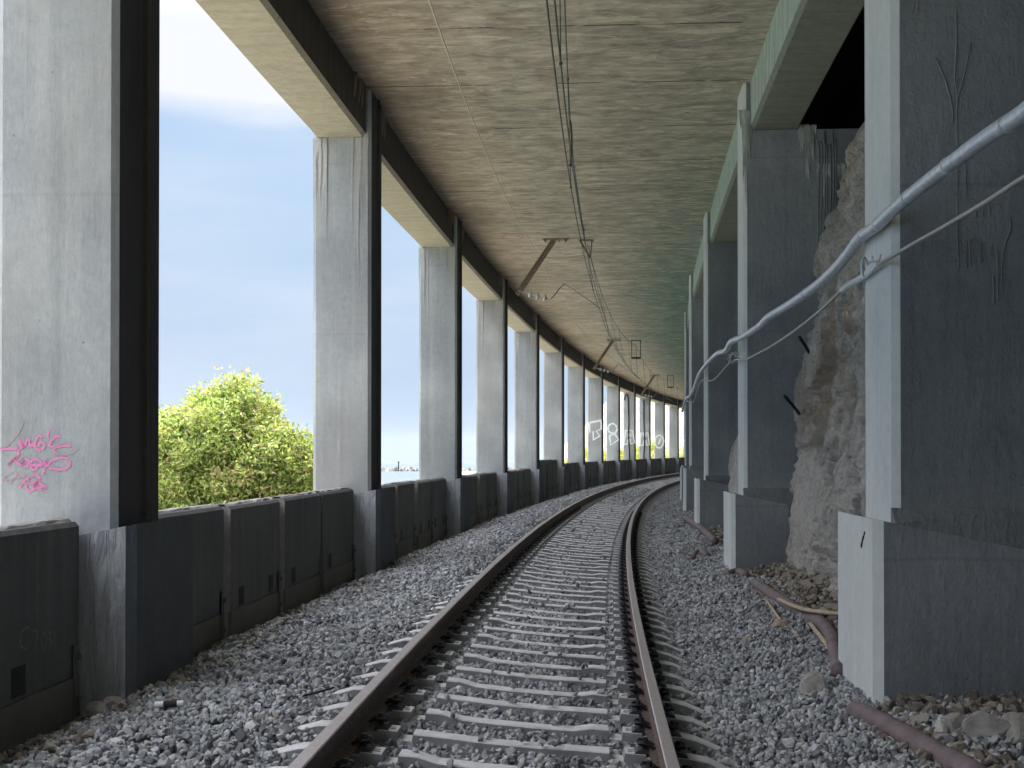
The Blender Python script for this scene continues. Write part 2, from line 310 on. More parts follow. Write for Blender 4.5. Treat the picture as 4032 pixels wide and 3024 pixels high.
M['dirt']=simple('dirt_rubble',(.20,.18,.155),.95,0,c2=(.30,.27,.235),sc=9,bs=1.0)
M['ground']=simple('dry_ground',(.50,.47,.41),.95,0,c2=(.38,.37,.29),sc=.8,bs=.4)
M['tanwall']=simple('tan_wall_stone',(.50,.38,.25),.9,0,c2=(.40,.30,.20),sc=6,bs=.4)
# ================================================================= STRUCTURE OF THE GALLERY
I0,I1=-4,15
# ceiling slab
V=[];F=[];UV=[]
avals=np.arange(-55,172,.9); rv=[-2.95,-2.0,-1.0,0,1.0,2.0,3.21,3.93]
for a in avals:
    for r in rv: V.append(S(r,a,HC)); UV.append((r,a))
nb=len(V)
for a in avals:
    for r in rv: V.append(S(r,a,HC+.6)); UV.append((r,a))
nr=len(rv); na=len(avals)
for j in range(na-1):
    for i in range(nr-1):
        k=j*nr+i; F.append((k,k+1,k+nr+1,k+nr)); F.append((nb+k,nb+k+nr,nb+k+nr+1,nb+k+1))
    k=j*nr; F.append((k,k+nr,nb+k+nr,nb+k)); k=j*nr+nr-1; F.append((k,nb+k,nb+k+nr,k+nr))
F.append(tuple(range(0,nr))+tuple(range(nb+nr-1,nb-1,-1))); e=(na-1)*nr; F.append(tuple(range(e+nr-1,e-1,-1))+tuple(range(nb+e,nb+e+nr)))
def set_uv(o,UV):
    l=o.data.uv_layers.new(name='UVMap'); vi=np.empty(len(o.data.loops),dtype=np.int32); o.data.loops.foreach_get('vertex_index',vi)
    l.data.foreach_set('uv',np.array(UV,dtype=np.float32)[vi].ravel())
slab=mesh('ceiling_slab',V,F,M['ceil'],origin=S(0,0,HC)); set_uv(slab,UV); 
V=[];F=[]
for a in avals: V+=[S(-2.96,a,HC+.61),S(-2.96,a,HC+4),S(-8,a,HC+4),S(-8,a,-2.5)]
for j in range(na-1):
    for q in range(3): F.append((j*4+q,j*4+q+1,j*4+q+5,j*4+q+4))
hv=mesh('added_cavity_shell',V,F,simple('unlit_void_shade',(.05,.048,.045),.95),origin=S(-8,0,HC)); tag(hv,kind='structure')  # added cavity shell, near-black colour stands in for the unlit void
tag(slab,'curving stained concrete ceiling slab over the railway track','ceiling')
# beams between the columns
def beam(i,side):
    a0=ai(i)+CW+.002 if side>0 else ai(i)+CW+.002; a1=ai(i+1)-.002
    n=5; V=[];UV=[];F=[]; mats=[]
    for j in range(n+1):
        t=j/n; a=a0+(a1-a0)*t
        if side>0: ri,ro=DN+.075,DN+.77; rc=ri+.05
        else:
            ri=RRf(i)*(1-t)+RRf(i+1)*t-.10; ro=ri-.64; rc=ri-.05
        prof=[(ri,HC-.002),(ri,HB+.05),(rc,HB),(ro,HB),(ro,HC-.002)]
        for q,(r,z) in enumerate(prof): V.append(S(r,a,z)); UV.append((z if q<2 else r,a))
    m=5
    for j in range(n):
        for q in range(m-1):
            k=j*m+q; F.append((k,k+1,k+m+1,k+m)); mats.append(0 if q==0 else 1)
    F.append(tuple(range(m))); mats.append(1); F.append(tuple(range(n*m+m-1,n*m-1,-1))); mats.append(1)
    org=S(DN if side>0 else -2.2,(a0+a1)/2,HB)
    o=mesh('concrete_beam',V,F,None,origin=org); set_uv(o,UV)
    o.data.materials.append(M['beamL_in'] if side>0 else M['beamR_in']); o.data.materials.append(M['beam_un'] if side>0 else M['beamR_un'])
    o.data.polygons.foreach_set('material_index',mats); fixn(o)
    return o
RL=[-2.06,-2.16,-2.26,-2.27]
def RRf(i): return RL[i] if 0<=i<4 else (-2.06 if i<0 else -2.27)
RP=[-1.91,-1.97,-2.06,-2.10]
def RPf(i): return RP[i] if 0<=i<4 else (-1.91 if i<0 else -2.10)
ordn=['first','second','third','fourth','fifth','sixth','seventh','eighth','ninth','tenth','eleventh','twelfth','thirteenth','fourteenth','fifteenth','sixteenth']
for i in range(I0,I1):
    o=beam(i,1)
    lab='shade-darkened concrete edge beam overhead between %s and %s sea-side columns'%(ordn[i],ordn[i+1]) if i>=0 else 'shade-darkened concrete edge beam above the pink-tagged column, nearest the viewer' if i==-1 else 'concrete edge beam of the gallery behind the viewpoint'
    tag(o,lab,'beam','edge beams over the sea-side openings')
    if i<6 or True:
        o=beam(i,-1)
        lab='greenish concrete beam overhead between %s and %s rock-side pillars'%(ordn[i],ordn[i+1]) if i>=0 else 'greenish concrete beam nearest the viewer on the rock side' if i==-1 else 'concrete rock-side beam of the gallery behind the viewpoint'
        tag(o,lab,'beam','beams over the rock-side pillars')
# columns
def chamfer_poly(u0,u1,v0,v1,c):
    return [(u0+c,v0),(u1-c,v0),(u1,v0+c),(u1,v1-c),(u1-c,v1),(u0+c,v1),(u0,v1-c),(u0,v0+c)]
def cut_prism(mb,poly,z0,zt,f,nz=1):
    mb.prism(poly,z0,zt,f)
def ribbon(pts,w,f,lift=.004):
    """flat paint stroke in a face plane: pts [(p,q)], f(p,q,lift)->Vector"""
    mb=MB(); n=len(pts); L=[];Rr=[]
    for i in range(n):
        a=pts[max(i-1,0)]; b=pts[min(i+1,n-1)]; d=(b[0]-a[0],b[1]-a[1]); l=math.hypot(*d) or 1; nx,ny=-d[1]/l,d[0]/l
        ww=w*(.75+.25*math.sin(i*1.7))/2
        L.append((pts[i][0]+nx*ww,pts[i][1]+ny*ww)); Rr.append((pts[i][0]-nx*ww,pts[i][1]-ny*ww))
    V=[f(p,q,lift) for p,q in L]+[f(p,q,lift) for p,q in Rr]; F=[(i,i+1,n+i+1,n+i) for i in range(n-1)]
    return V,F
def smooth(pts,k=6,closed=False):
    out=[];n=len(pts); rngn=n if closed else n-1
    for i in range(rngn):
        P=[pts[(i+d)%n] if closed else pts[min(max(i+d,0),n-1)] for d in (-1,0,1,2)]
        for j in range(k):
            t=j/k; out.append(tuple(.5*((2*P[1][c])+(-P[0][c]+P[2][c])*t+(2*P[0][c]-5*P[1][c]+4*P[2][c]-P[3][c])*t*t+(-P[0][c]+3*P[1][c]-3*P[2][c]+P[3][c])*t**3) for c in range(len(pts[0]))))
    out.append(pts[0] if closed else pts[-1]); return out
HPL=-.449
left_cols={}
def left_column(i):
    a=ai(i); root=empty('concrete_column',S(DN+.4,a+CW/2,-1.75),-heading(a))
    extra={0:'nearest light grey concrete column, with pink graffiti tag, cut by the left edge',1:'grey concrete column with white water stains, standing just right of the big green tree',
      7:'far grey concrete column carrying the white outlined letter T',8:'far grey concrete column carrying the white outlined letter i',9:'far grey concrete column carrying the white outlined letter A and a dark hose',
      10:'far grey concrete column carrying the white outlined letter H and a dark hose',11:'far grey concrete column carrying the white outlined letter O'}
    lab=extra.get(i) or ('grey concrete sea-side column, %s in the row from the viewer'%ordn[i] if i>=0 else 'grey concrete sea-side column of the gallery behind the viewpoint')
    tag(root,lab,'column','sea-side columns of the gallery')
    f=lambda u,v,z:S(DN+u,a+v,z)
    mb=MB(); mb.prism(chamfer_poly(0,DO-DN,0,CW,.045),lambda u,v:HPL-.02-.2*(u+.14),HC-.003,f)
    o=fixn(mb.build('shaft',M['col'],root)); o.data.materials.append(M['colShade'])
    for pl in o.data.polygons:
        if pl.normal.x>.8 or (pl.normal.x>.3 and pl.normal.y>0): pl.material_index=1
    mb=MB(); f2=lambda u,v,z:S(2.995+u,a-.05+v,z)
    mb.prism(chamfer_poly(0,1.05,0,1.42,.06),-1.95,lambda u,v:HPL-.2*u,f2)
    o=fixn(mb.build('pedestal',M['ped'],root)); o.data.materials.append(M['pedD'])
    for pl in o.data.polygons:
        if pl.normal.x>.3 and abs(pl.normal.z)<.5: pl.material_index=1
    left_cols[i]=root; return root
for i in range(I0,I1+1): left_column(i)
# drip casings / pipes down the track face of columns (thin vertical strips)
for i in range(0,9):
    a=ai(i)+CW*.55; mb=MB(); z0=HPL-.03+grade(0)
    mb.prism([(0,0),(-.035,.01),(-.035,.06),(0,.07)],-.42,HC-.004,lambda u,v,z:S(DN+.001+u,a+v,z)); fixn(mb.build('drip_strip',M['beamL_in'],left_cols[i]))
# drip ribs on beam beside the columns
for i in range(-1,7):
    mb=MB()
    for off in (-.95,-.62,-.40,1.12,1.28,1.5):
        a=ai(i)+off
        if off>0 and off<CW: continue
        rr=DN+.075
        mb.add([S(rr-.002,a,HC-.01),S(rr-.002,a+.05,HC-.01),S(rr-.002,a+.05,HC-.34),S(rr-.002,a,HC-.34),S(rr-.05,a-.0,HC-.01),S(rr-.05,a+.05,HC-.01),S(rr-.012,a+.05,HC-.34),S(rr-.012,a,HC-.34)],
               [(0,1,2,3),(4,7,6,5),(0,4,5,1),(1,5,6,2),(2,6,7,3),(3,7,4,0)])
    fixn(mb.build('drip_rib',M['faceR'] if False else M['steel'],left_cols[i]))
# graffiti -------------------------------------------------------------
def face_map(i,zb):  # plane of the face turned to the camera: p = metres left->right from the outer edge, q = metres up
    a=ai(i); return lambda p,q,l: S(DO-p,a-l,zb+q)
def stroke_mesh(name,strokes,fm,mat,parent,w):
    mb=MB()
    for s in strokes:
        V,F=ribbon(s,w,fm); mb.add(V,F)
    return mb.build(name,mat,parent)
def pxs_to_face(i,pts):   # photo pixels (2212 wide) on the near face plane of column i
    out=[]
    for x,y in pts:
        lo,hi=-2.5,3.0
        for _ in range(40):
            m=(lo+hi)/2; P=S(DO-m,ai(i)); xx=1106+2949*P.x/P.y
            if xx<x: lo=m
            else: hi=m
        P=S(DO-m,ai(i)); q=(994-y)/2949*P.y-grade(ai(i)); out.append((m,q))
    return out
fm0=face_map(0,0)
def K2(cx0,cy0,s): return lambda pts:[((cx0+x*s)/1.8228,(cy0+y*s)/1.8228) for x,y in pts]
k0=K2(0,1600,600/1659)
tagP=[[(0,470),(120,460),(210,455),(255,440),(240,395),(215,370),(225,420),(205,470),(195,540),(150,580),(95,645)],
 [(250,370),(262,440),(290,380),(315,355),(325,420),(340,440),(365,400)],[(462,335),(430,320),(395,360),(380,420),(400,465),(450,470),(488,430),(470,395),(430,400),(420,440)],
 [(530,260),(520,345)],[(655,345),(640,320),(590,340),(555,385),(545,430),(580,445)],[(775,430),(700,430),(620,440),(590,470),(610,510)],
 [(100,640),(140,590),(190,540)],[(165,590),(200,620),(240,640)],[(290,600),(260,590),(250,640),(290,655),(320,610),(290,575),(250,600),(260,660)],[(330,640),(350,590),(400,575),(440,600),(450,640),(400,640),(340,650),(370,690),(420,650)],
 [(465,610),(480,640),(510,580),(500,640),(480,700),(465,740)],[(520,650),(560,595),(640,565),(720,565),(765,620),(740,665),(650,685),(540,670)],
 [(215,890),(260,820),(330,770),(400,745),(430,790),(390,860),(330,930),(290,850),(400,830),(500,880),(430,900),(380,860),(420,820)],[(440,800),(380,870),(500,885)]]
tagF=[[(250,185),(200,290),(120,390),(50,445)],[(790,370),(700,390),(620,420),(560,445)],[(610,510),(700,525),(800,500),(850,460)],[(30,820),(60,760),(150,710),(185,740),(130,800),(60,790),(120,840),(160,780),(290,760),(310,830),(200,830)],[(200,600),(260,540)],[(200,730),(310,760),(380,740)]]
stroke_mesh('graffiti',[smooth(pxs_to_face(0,k0(s)),5) for s in tagP],fm0,M['pink'],left_cols[0],.023)
stroke_mesh('graffiti',[smooth(pxs_to_face(0,k0(s)),5) for s in tagF],lambda p,q,l:fm0(p,q,.006),M['pinkf'],left_cols[0],.010)
k7=K2(1800,1300,950/2212)
letters={7:[[(1210,848),(1318,826),(1322,905),(1275,925),(1308,968),(1250,1005),(1246,925),(1215,940),(1210,848)]],
 8:[smooth([(1425,855),(1460,880),(1462,925),(1430,943),(1392,928),(1388,880)],5,True),[(1398,962),(1445,950),(1480,1003),(1408,1053),(1398,962)]],
 9:[[(1530,1045),(1545,918),(1605,916),(1628,1030),(1592,1043),(1585,1000),(1565,1000),(1558,1043),(1530,1045)],[(1560,945),(1595,972)],[(1592,945),(1560,975)]],
 10:[[(1676,1055),(1684,940),(1704,940),(1708,972),(1728,970),(1730,936),(1748,938),(1762,1052),(1738,1055),(1730,1012),(1708,1014),(1704,1056),(1676,1055)]],
 11:[smooth([(1855,962),(1885,985),(1892,1030),(1868,1075),(1832,1072),(1815,1030),(1825,980)],5,True),[(1868,990),(1845,1045)]],
 13:[[(2080,1010),(2100,1025),(2125,1000)],[(2085,1045),(2110,1015),(2128,1045)]]}
for i,ss in letters.items():
    if i>I1: continue
    stroke_mesh('graffiti',[pxs_to_face(i,k7(s)) for s in ss],face_map(i,0),M['wpaint'],left_cols[i],.16)
# pale water stains under the beam on the nearer columns
for i in (1,2,3,4):
    mb=MB(); a=ai(i)
    for k in range(34):
        g_=random.random(); p0=random.gauss(.10,.05) if g_<.55 else random.gauss(.70,.06); p0=min(max(p0,.01),.79); L_=abs(random.gauss(0,1))*.75+.2; n_=9
        pts=[(p0+.012*noise.noise(Vector((k,j*.5,i))),HB-.01-L_*j/(n_-1)) for j in range(n_)]; w=[.014*(1-(j/(n_-1))**1.5)+.002 for j in range(n_)]; l=.002+.0006*k
        V=[S(DO-p_-w_,a-l,z) for (p_,z),w_ in zip(pts,w)]+[S(DO-p_+w_,a-l,z) for (p_,z),w_ in zip(pts,w)]; mb.add(V,[(j,j+1,n_+j+1,n_+j) for j in range(n_-1)])
    mb.build('water_stain',M['stain'],left_cols[i])
# hoses hanging on columns 9 and 10
for i,xs in ((9,[(1535,640),(1545,598),(1565,600),(1570,700),(1574,850),(1570,960),(1578,1080),(1580,1185)]),(10,[(1712,640),(1712,800),(1716,940),(1718,1040),(1712,1130),(1710,1190)])):
    pp=pxs_to_face(i,k7(xs)); P=[S(DO-p,ai(i)-.05,q) for p,q in smooth(pp,4)]
    mb=MB(); mb.tube(P,.045,7); o=mb.build('hanging_hose',M['iron'],origin=P[-1],smooth=True)
    tag(o,'dark hose hanging down the column lettered %s'%('A' if i==9 else 'H'),'hose','hoses on the lettered columns')
# right pillars ---------------------------------------------------------
right_cols={}
for i in range(I0,I1):
    a=ai(i); r=RRf(i); rp=RPf(i); wd=.93 if i==0 else 1.7
    root=empty('concrete_pillar',S(r-.4,a+CW/2,-1.75),-heading(a)); right_cols[i]=root
    lab={0:'nearest dark grey rock-side pillar with paint drips and a pale narrow face, at right',1:'second dark grey rock-side pillar, lime-streaked at the top beside the rock face',2:'third rock-side pillar from the viewer, partly hidden by the lime-streaked one',3:'fourth and farthest visible rock-side pillar'}.get(i,'grey rock-side pillar of the gallery beyond the bend, %s from the viewer'%ordn[i] if i>3 else 'grey rock-side pillar behind the viewpoint')
    tag(root,lab,'pillar','rock-side pillars of the gallery')
    zp={0:-.40,1:-.50,2:-.465,3:-.33}.get(i,-.40)
    f=lambda u,v,z:S(r-u,a+v,z)
    mb=MB(); poly=chamfer_poly(0,wd,0,CW,.05); mb.prism(poly,lambda u,v:zp-.03-.2*(u+.1),HC-.003 if False else HB-.001,f)
    # head strip up to the ceiling
    o=fixn(mb.build('shaft',None,root)); o.data.materials.append(M['colR']); o.data.materials.append(M['faceR'])
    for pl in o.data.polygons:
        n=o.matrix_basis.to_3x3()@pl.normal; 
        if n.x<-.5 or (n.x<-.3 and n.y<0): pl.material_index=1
    mb=MB(); mb.prism(chamfer_poly(0,.62,0,CW,.04),HB+.001,HC-.004,f); o=fixn(mb.build('head',None,root)); o.data.materials.append(M['colR']); o.data.materials.append(M['faceR'])
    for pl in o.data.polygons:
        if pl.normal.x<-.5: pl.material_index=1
    mb=MB(); wp=1.6 if i==0 else .86 if i==1 else 1.3
    mb.prism(chamfer_poly(0,wp,0,1.36,.06),-2.0,lambda u,v:zp-.2*u,lambda u,v,z:S(rp-u,a-.13+v,z))
    o=fixn(mb.build('pedestal',None,root)); o.data.materials.append(M['colR']); o.data.materials.append(M['faceR'])
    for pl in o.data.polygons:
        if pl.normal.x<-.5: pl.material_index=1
    mb=MB(); a_=ai(i); q1=min(wd,wp); zf=zp+.07
    mb.prism([(-.01,0),(q1,0),(q1,1),(-.01,1)],0,1,lambda u,v,z:S(r-u,a_-.004-(.105*(1-z) if v<.5 else -.03),(zf if z>.5 else zp-.2*(u+rp-r)+.001) ))
    fixn(mb.build('mortar_fillet',M['fillet'],root))
# raised drips of paint/mortar on the nearest pillar
def rface(i,dz=0):
    a=ai(i); return lambda p,q,l:S(RRf(i)-p,a-l,q)
def px_rface(i,pts,r_of=RRf):
    out=[]
    for x,y in pts:
        lo,hi=-1,3
        for _ in range(40):
            m=(lo+hi)/2; P=S(r_of(i)-m,ai(i))
            if 1106+2949*P.x/P.y<x: lo=m
            else: hi=m
        out.append((m,(994-y)/2949*P.y-grade(ai(i))))
    return out
kc=K2(2688,0,.9115); kd=K2(3200,850,832/2124)
dr=[kc([(1185,20),(1188,130),(1186,220),(1180,330),(1190,420),(1186,560),(1195,640)]),kc([(1250,180),(1225,300),(1205,380),(1190,420)]),kc([(1095,245),(1130,320),(1150,380),(1170,470),(1168,530)]),kc([(1190,640),(1188,900),(1190,1050),(1195,1165)]),
    kd([(1545,520),(1548,270),(1555,260)]),kd([(1590,510),(1580,260),(1610,235),(1650,240),(1665,300)]),kd([(1705,470),(1695,310),(1720,270),(1750,280)]),kd([(1800,400),(1800,300),(1825,280),(1850,330),(1862,500),(1865,850)]),kd([(1820,600),(1822,800),(1818,890)]),kd([(2000,20),(1990,140),(1940,270),(1915,400),(1905,600),(1912,760)]),kd([(1490,240),(1500,380)]),
    kc([(1225,700),(1230,850),(1265,870),(1268,940)]),kc([(1300,860),(1300,930)]),kc([(1325,870),(1328,935)]),kc([(1340,880),(1370,880),(1375,900)]),kc([(1020,0),(1018,50)])]
mb=MB()
for s in dr:
    P=[S(RRf(0)-p,ai(0)-.004,q) for p,q in smooth(px_rface(0,s),4)]
    mb.tube(P,[.0045+.003*random.random() for _ in P],6)
mb.build('paint_drips',M['colR'],right_cols[0],smooth=True)
# lime streaks on second pillar head, thin crusts
def crust(i,poly,mat,lift=.006,r_of=RRf):
    q=px_rface(i,poly,r_of); a=ai(i); n=len(q)
    V=[S(r_of(i)-p,a-lift,z) for p,z in q]+[S(r_of(i)-p,a-.0005,z) for p,z in q]; F=[tuple(range(n))]+[(k,(k+1)%n,n+(k+1)%n,n+k) for k in range(n)]
    return V,F
def lime_mat():
    m,nt,b=newmat('lime_streak'); p=pos(nt); f=tex(nt,p,1.0,8,.75,stretch=(14,14,2.2)); nt.links.new(mix(nt,ramp(nt,f,.40,.60),(.30,.34,.34),(.66,.72,.68)),b.inputs['Base Color']); b.inputs['Roughness'].default_value=.9; return m
M['lime']=lime_mat()
def streaks(i,x0,x1,y0,y1,n,mat):
    mb=MB()
    for k in range(n):
        x=random.gauss((x0+x1)/2,(x1-x0)/4); x=min(max(x,x0),x1); fr=1-abs(x-(x0+x1)/2)/((x1-x0)/2)*.75
        ya=y0+random.uniform(0,14); yb=y0+(y1-y0)*fr*random.uniform(.35,1); m=(ya+yb)/2
        q=smooth(px_rface(i,kc([(x,ya),(x+random.uniform(-4,4),m),(x+random.uniform(-5,5),yb)])),3)
        n_=len(q); w=[.016*(1-(j/(n_-1))**2)+.003 for j in range(n_)]; a=ai(i); r_=RRf(i); l=.003+.0008*k
        V=[S(r_-p-w_,a-l,z) for (p,z),w_ in zip(q,w)]+[S(r_-p+w_,a-l,z) for (p,z),w_ in zip(q,w)]; mb.add(V,[(j,j+1,n_+j+1,n_+j) for j in range(n_-1)])
    return mb
for (x0,x1,y0,y1,n_) in ((498,585,533,800,30),(582,640,700,860,12),(672,712,700,830,9),(250,300,470,930,26)):
    streaks(1,x0,x1,y0,y1,n_,None).build('lime_crust',M['lime'],right_cols[1])
# vertical ridges on pillar 2
mb=MB()
for x in (590,602,614,626,640,652,664):
    P=[S(RRf(1)-p,ai(1)-.006,q) for p,q in smooth(px_rface(1,kc([(x,560+random.randint(0,60)),(x+random.randint(-3,3),800),(x-4,1000),(x-2,1080+random.randint(0,100))])),3)]
    mb.tube(P,.011,5)
mb.build('mortar_ridges',M['colR'],right_cols[1],smooth=True)
# dark marks on the pale face of the nearest pillar / cracks on pedestal
def side_pt(rf,a,z,l=.003): return S(rf+l,a,z)
mb=MB()
def sidemark(i,rf,a_pts):
    P=[S(rf+.002,ai(i)+a,z) for a,z in a_pts]; mb.tube(P,[.004+.006*random.random() for _ in P],5)
if False: sidemark(0,RPf(0),smooth([(.42,-.92),(.40,-1.02),(.44,-1.12),(.38,-1.22),(.40,-1.33),(.43,-1.45)],3))
sidemark(0,RPf(0),smooth([(.16,-.50),(.24,-.56),(.28,-.61)],3))
for z,q_ in (): sidemark(0,RRf(0),[(q_,z),(q_+.01,z-.02-.04*random.random())])
mb.build('surface_crack',M['dark'],right_cols[0],smooth=True)
# ---------------------------------------------------------------- parapet panels
PW=.24; DQ=3.36
def parapet_panel(i,k,a0,a1,zt):
    root=empty('parapet_panel',S(DQ+PW/2,(a0+a1)/2,-1.7),-heading(a0))
    if i>=0: lab='dark concrete parapet panel, %s after the %s sea-side column'%(ordn[k],ordn[i])
    elif i==-1 and k==3: lab='nearest dark parapet panel with faded chalk writing, at the lower left edge'
    else: lab='dark concrete parapet panel behind the viewpoint'
    tag(root,lab,'parapet panel','parapet panels between the columns')
    jz=random.uniform(-.012,.012); jr=random.uniform(-.008,.008); gp=[.02,.05,.055,.02][k]; tl=[.0,.045,.05,.02][k]
    zs=-1.45
    f=lambda u,v,z:S(DQ+jr+u-tl*(1-v),a0+gp+(a1-a0-gp)*v,z)
    # body with bevelled top and a recess hole left as a dark socket
    mb=MB(); prof=[(0,zs),(0,zt+jz-.03),(.025,zt+jz),(PW-.03,zt+jz),(PW,zt+jz-.03),(PW,-2.0),(.02,-2.0),(.02,zs)]
    n=len(prof); N=6; V=[]
    for j in range(N+1): V+=[f(u,j/N,z) for u,z in prof]
    F=[(j*n+q,j*n+(q+1)%n,(j+1)*n+(q+1)%n,(j+1)*n+q) for j in range(N) for q in range(n)]+[tuple(range(n))[::-1],tuple(range(N*n,N*n+n))]
    mb.add(V,F); o=fixn(mb.build('slab',M['panel'],root)); o.data.materials.append(M['mortar'])  # mortar tone on the slab is only for the daylight-painted end faces
    if k in (1,2) and i<3:  # pale end faces: daylight at the joint put into the colour
        for pl in o.data.polygons:
            if pl.normal.y<-.8: pl.material_index=1
    if i<9:
        mb=MB(); V=[]; prof=[(-.012,-2.0),(-.012,zs-.01),(.018,zs-.004),(.018,-2.0)]
        for j in range(N+1): V+=[f(u,j/N,z+(.008*noise.noise(Vector((a0*3+j,0,0))) if z>-1.9 else 0)) for u,z in prof]
        mb.add(V,[(j*4+q,j*4+(q+1)%4,(j+1)*4+(q+1)%4,(j+1)*4+q) for j in range(N) for q in range(4)]+[(3,2,1,0),(N*4,N*4+1,N*4+2,N*4+3)])
        fixn(mb.build('base_strip',M['strip'],root))
        L=a1-a0
        for vv in ((.22,) if random.random()<.5 else (.2,.8)) if i>=0 else (.55,):
            mb=MB(); w=.10/L; mb.prism([(-.004,vv-w),(-.004,vv+w),(.03,vv+w),(.03,vv-w)],-1.43,-1.25,f); fixn(mb.build('socket',M['dark'],root))
        mb=MB(); vb=.955; w=.035/L; mb.prism([(-.026,vb-w),(-.026,vb+w),(-.013,vb+w),(-.013,vb-w)],-1.74,-1.24,f)
        for z in (-1.32,-1.60):
            P=f(-.03,vb,z); mb.tube([f(-.026,vb,z),f(-.05,vb,z)],.022,7)
        fixn(mb.build('fixing_plate',M['panel'],root))
    if i<4:   # rough mortar bead on top
        mb=MB(); pts=[f(.12,t/14,zt+jz+.004+.006*random.random()) for t in range(15)]; 
        V=[];F=[]
        for t in range(15):
            hgt=.012+.014*random.random(); w1=.05+.05*random.random()
            V+=[f(.04+.03*random.random(),t/14,zt+jz+.001),f(.07,t/14,zt+jz+hgt),f(.16,t/14,zt+jz+hgt),f(.20+.02*random.random(),t/14,zt+jz+.001)]
        F=[(4*t+q,4*t+q+1,4*t+q+5,4*t+q+4) for t in range(14) for q in range(3)]
        mb.add(V,F); mb.build('mortar_cap',M['mortar'],root)
    return root
panels={}
for i in range(I0,I1):
    zt={-1:-.425,4:-.14}.get(i,-.455 if i<4 else -.34)
    s0,s1=ai(i)+1.30,ai(i+1)-.09
    for k in range(4):
        panels[(i,k)]=parapet_panel(i,k,s0+(s1-s0)*k/4,s0+(s1-s0)*(k+1)/4,zt)
# faded chalk characters on nearest panel
kq=K2(0,2000,1400/2212)
def panel_pts(pts):
    out=[]
    for x,y in pts:
        lo,hi=2,9.2
        for _ in range(40):
            m=(lo+hi)/2; P=S(DQ,m); 
            if 1106+2949*P.x/P.y<x: lo=m
            else: hi=m
        out.append((m,(994-y)/2949*P.y-grade(m)))
    return out
ch=[[(165,740),(125,760),(112,810),(120,860),(150,875)],[(190,760),(215,765),(222,800),(205,830),(200,890)],[(262,770),(245,790),(243,840),(255,880),(270,860),(275,800),(262,770)],[(285,770),(305,775),(290,800),(308,830),(290,880)],[(325,765),(325,885)]]
stroke_mesh('chalk_writing',[smooth(panel_pts(kq(s)),4) for s in ch],lambda p,q,l:S(DQ-.02,p,q),M['dpaint'],panels[(-1,3)],.016)
# ================================================================= ROCK WALL
def facet(a,z,sa,sz,amp,seed):
    q=Vector((a*sa+.25*noise.noise(Vector((a*2,z*2,seed))),z*sz,seed)); d,pt=noise.voronoi(q); c=pt[0]
    h=noise.noise_vector(c*7.3+Vector((seed,1,2))); h2=noise.noise(c*5.1+Vector((3,seed,2)))
    return amp*((q.x-c.x)*h.x*2.2+(q.y-c.y)*h.y*2.2+h2*.9)
def rock_r(a,z):   # lateral position of the rock face (negative = land side), z above eye
    base=-(2.80+.085*(z+1.6)+.030*max(z,0)**1.6+.55*max(z-4.1,0))
    base0=base
    p=Vector((a*.55,z*.8,0)); base+=.30*noise.fractal(p,1.0,2.1,5)
    q=Vector((a*1.7,z*1.1,3.1)); base+=.14*(.4-abs(noise.fractal(q,.7,2.2,7)))+facet(a,z,.9,.55,.20,1.7)+facet(a,z,2.6,1.7,.11,4.2)+facet(a,z,7,5,.045,8.8)
    cells=noise.voronoi(Vector((a*1.9,z*1.3,.4)))[0]; base+=.05*(cells[1]-cells[0])
    cells=noise.voronoi(Vector((a*6,z*5,.9)))[0]; base+=.07*(cells[1]-cells[0])
    cells=noise.voronoi(Vector((a*13,z*11,2.2)))[0]; base+=.035*(cells[1]-cells[0])
    base+=.05*noise.fractal(Vector((a*9,z*9,1)),.8,2.1,3)
    d_=base-base0; base=base0+(.20*math.tanh(d_/.20) if d_>0 else .45*math.tanh(d_/.45))
    # at the gap: keep behind pillar fronts
    base-=.35*math.exp(-((a-10.3)/1.6)**2)+.65*math.exp(-((a-8.2)/1.5)**4)
    return min(base,-2.33)
def rock_sheet(a0,a1,da,z0,z1,dz):
    A=np.arange(a0,a1+da/2,da); Z=np.arange(z0,z1+dz/2,dz); V=[];
    for a in A:
        for z in Z:
            r=rock_r(a,z); V.append(S(r,a+.05*noise.noise(Vector((a*4,z*4,7))),z))
    n=len(Z); F=[(j*n+q,(j+1)*n+q,(j+1)*n+q+1,j*n+q+1) for j in range(len(A)-1) for q in range(n-1)]
    return V,F
V,F=rock_sheet(6,22,.045,-2.0,9.2,.045); o=MB(); o.add(V,F)
for seg in ((-50,6,.4),(22,45,.15),(45,160,.6)):
    V,F=rock_sheet(seg[0],seg[1],seg[2],-2.0,9.2,.2 if seg[2]<.3 else .4); o.add(V,F)
ro=o.build('rock_face',M['rock'],origin=S(-3,10,-1.7)); fixn(ro)
tag(ro,'rough grey and rusty limestone rock face behind the right-hand pillars','rock face')
# two iron bars sticking out of the second pillar by the rock
for k,(p0,p1,lb) in enumerate((((1728,728),(1752,768),'short rusty iron bar poking from the second rock-side pillar, upper of two'),((1695,855),(1735,905),'rusty iron bar poking from the second rock-side pillar, lower of two'))):
    P0=px(p0[0],p0[1],18.3); P1=px(p1[0],p1[1],18.9); mb=MB(); mb.tube([P0,(P0+P1)/2+Vector((0,0,.01)),P1,P1+(P1-P0)*.4],.022,7)
    tag(mb.build('iron_bar',M['iron'],origin=P1),lb,'iron bar','iron bars by the rock face')
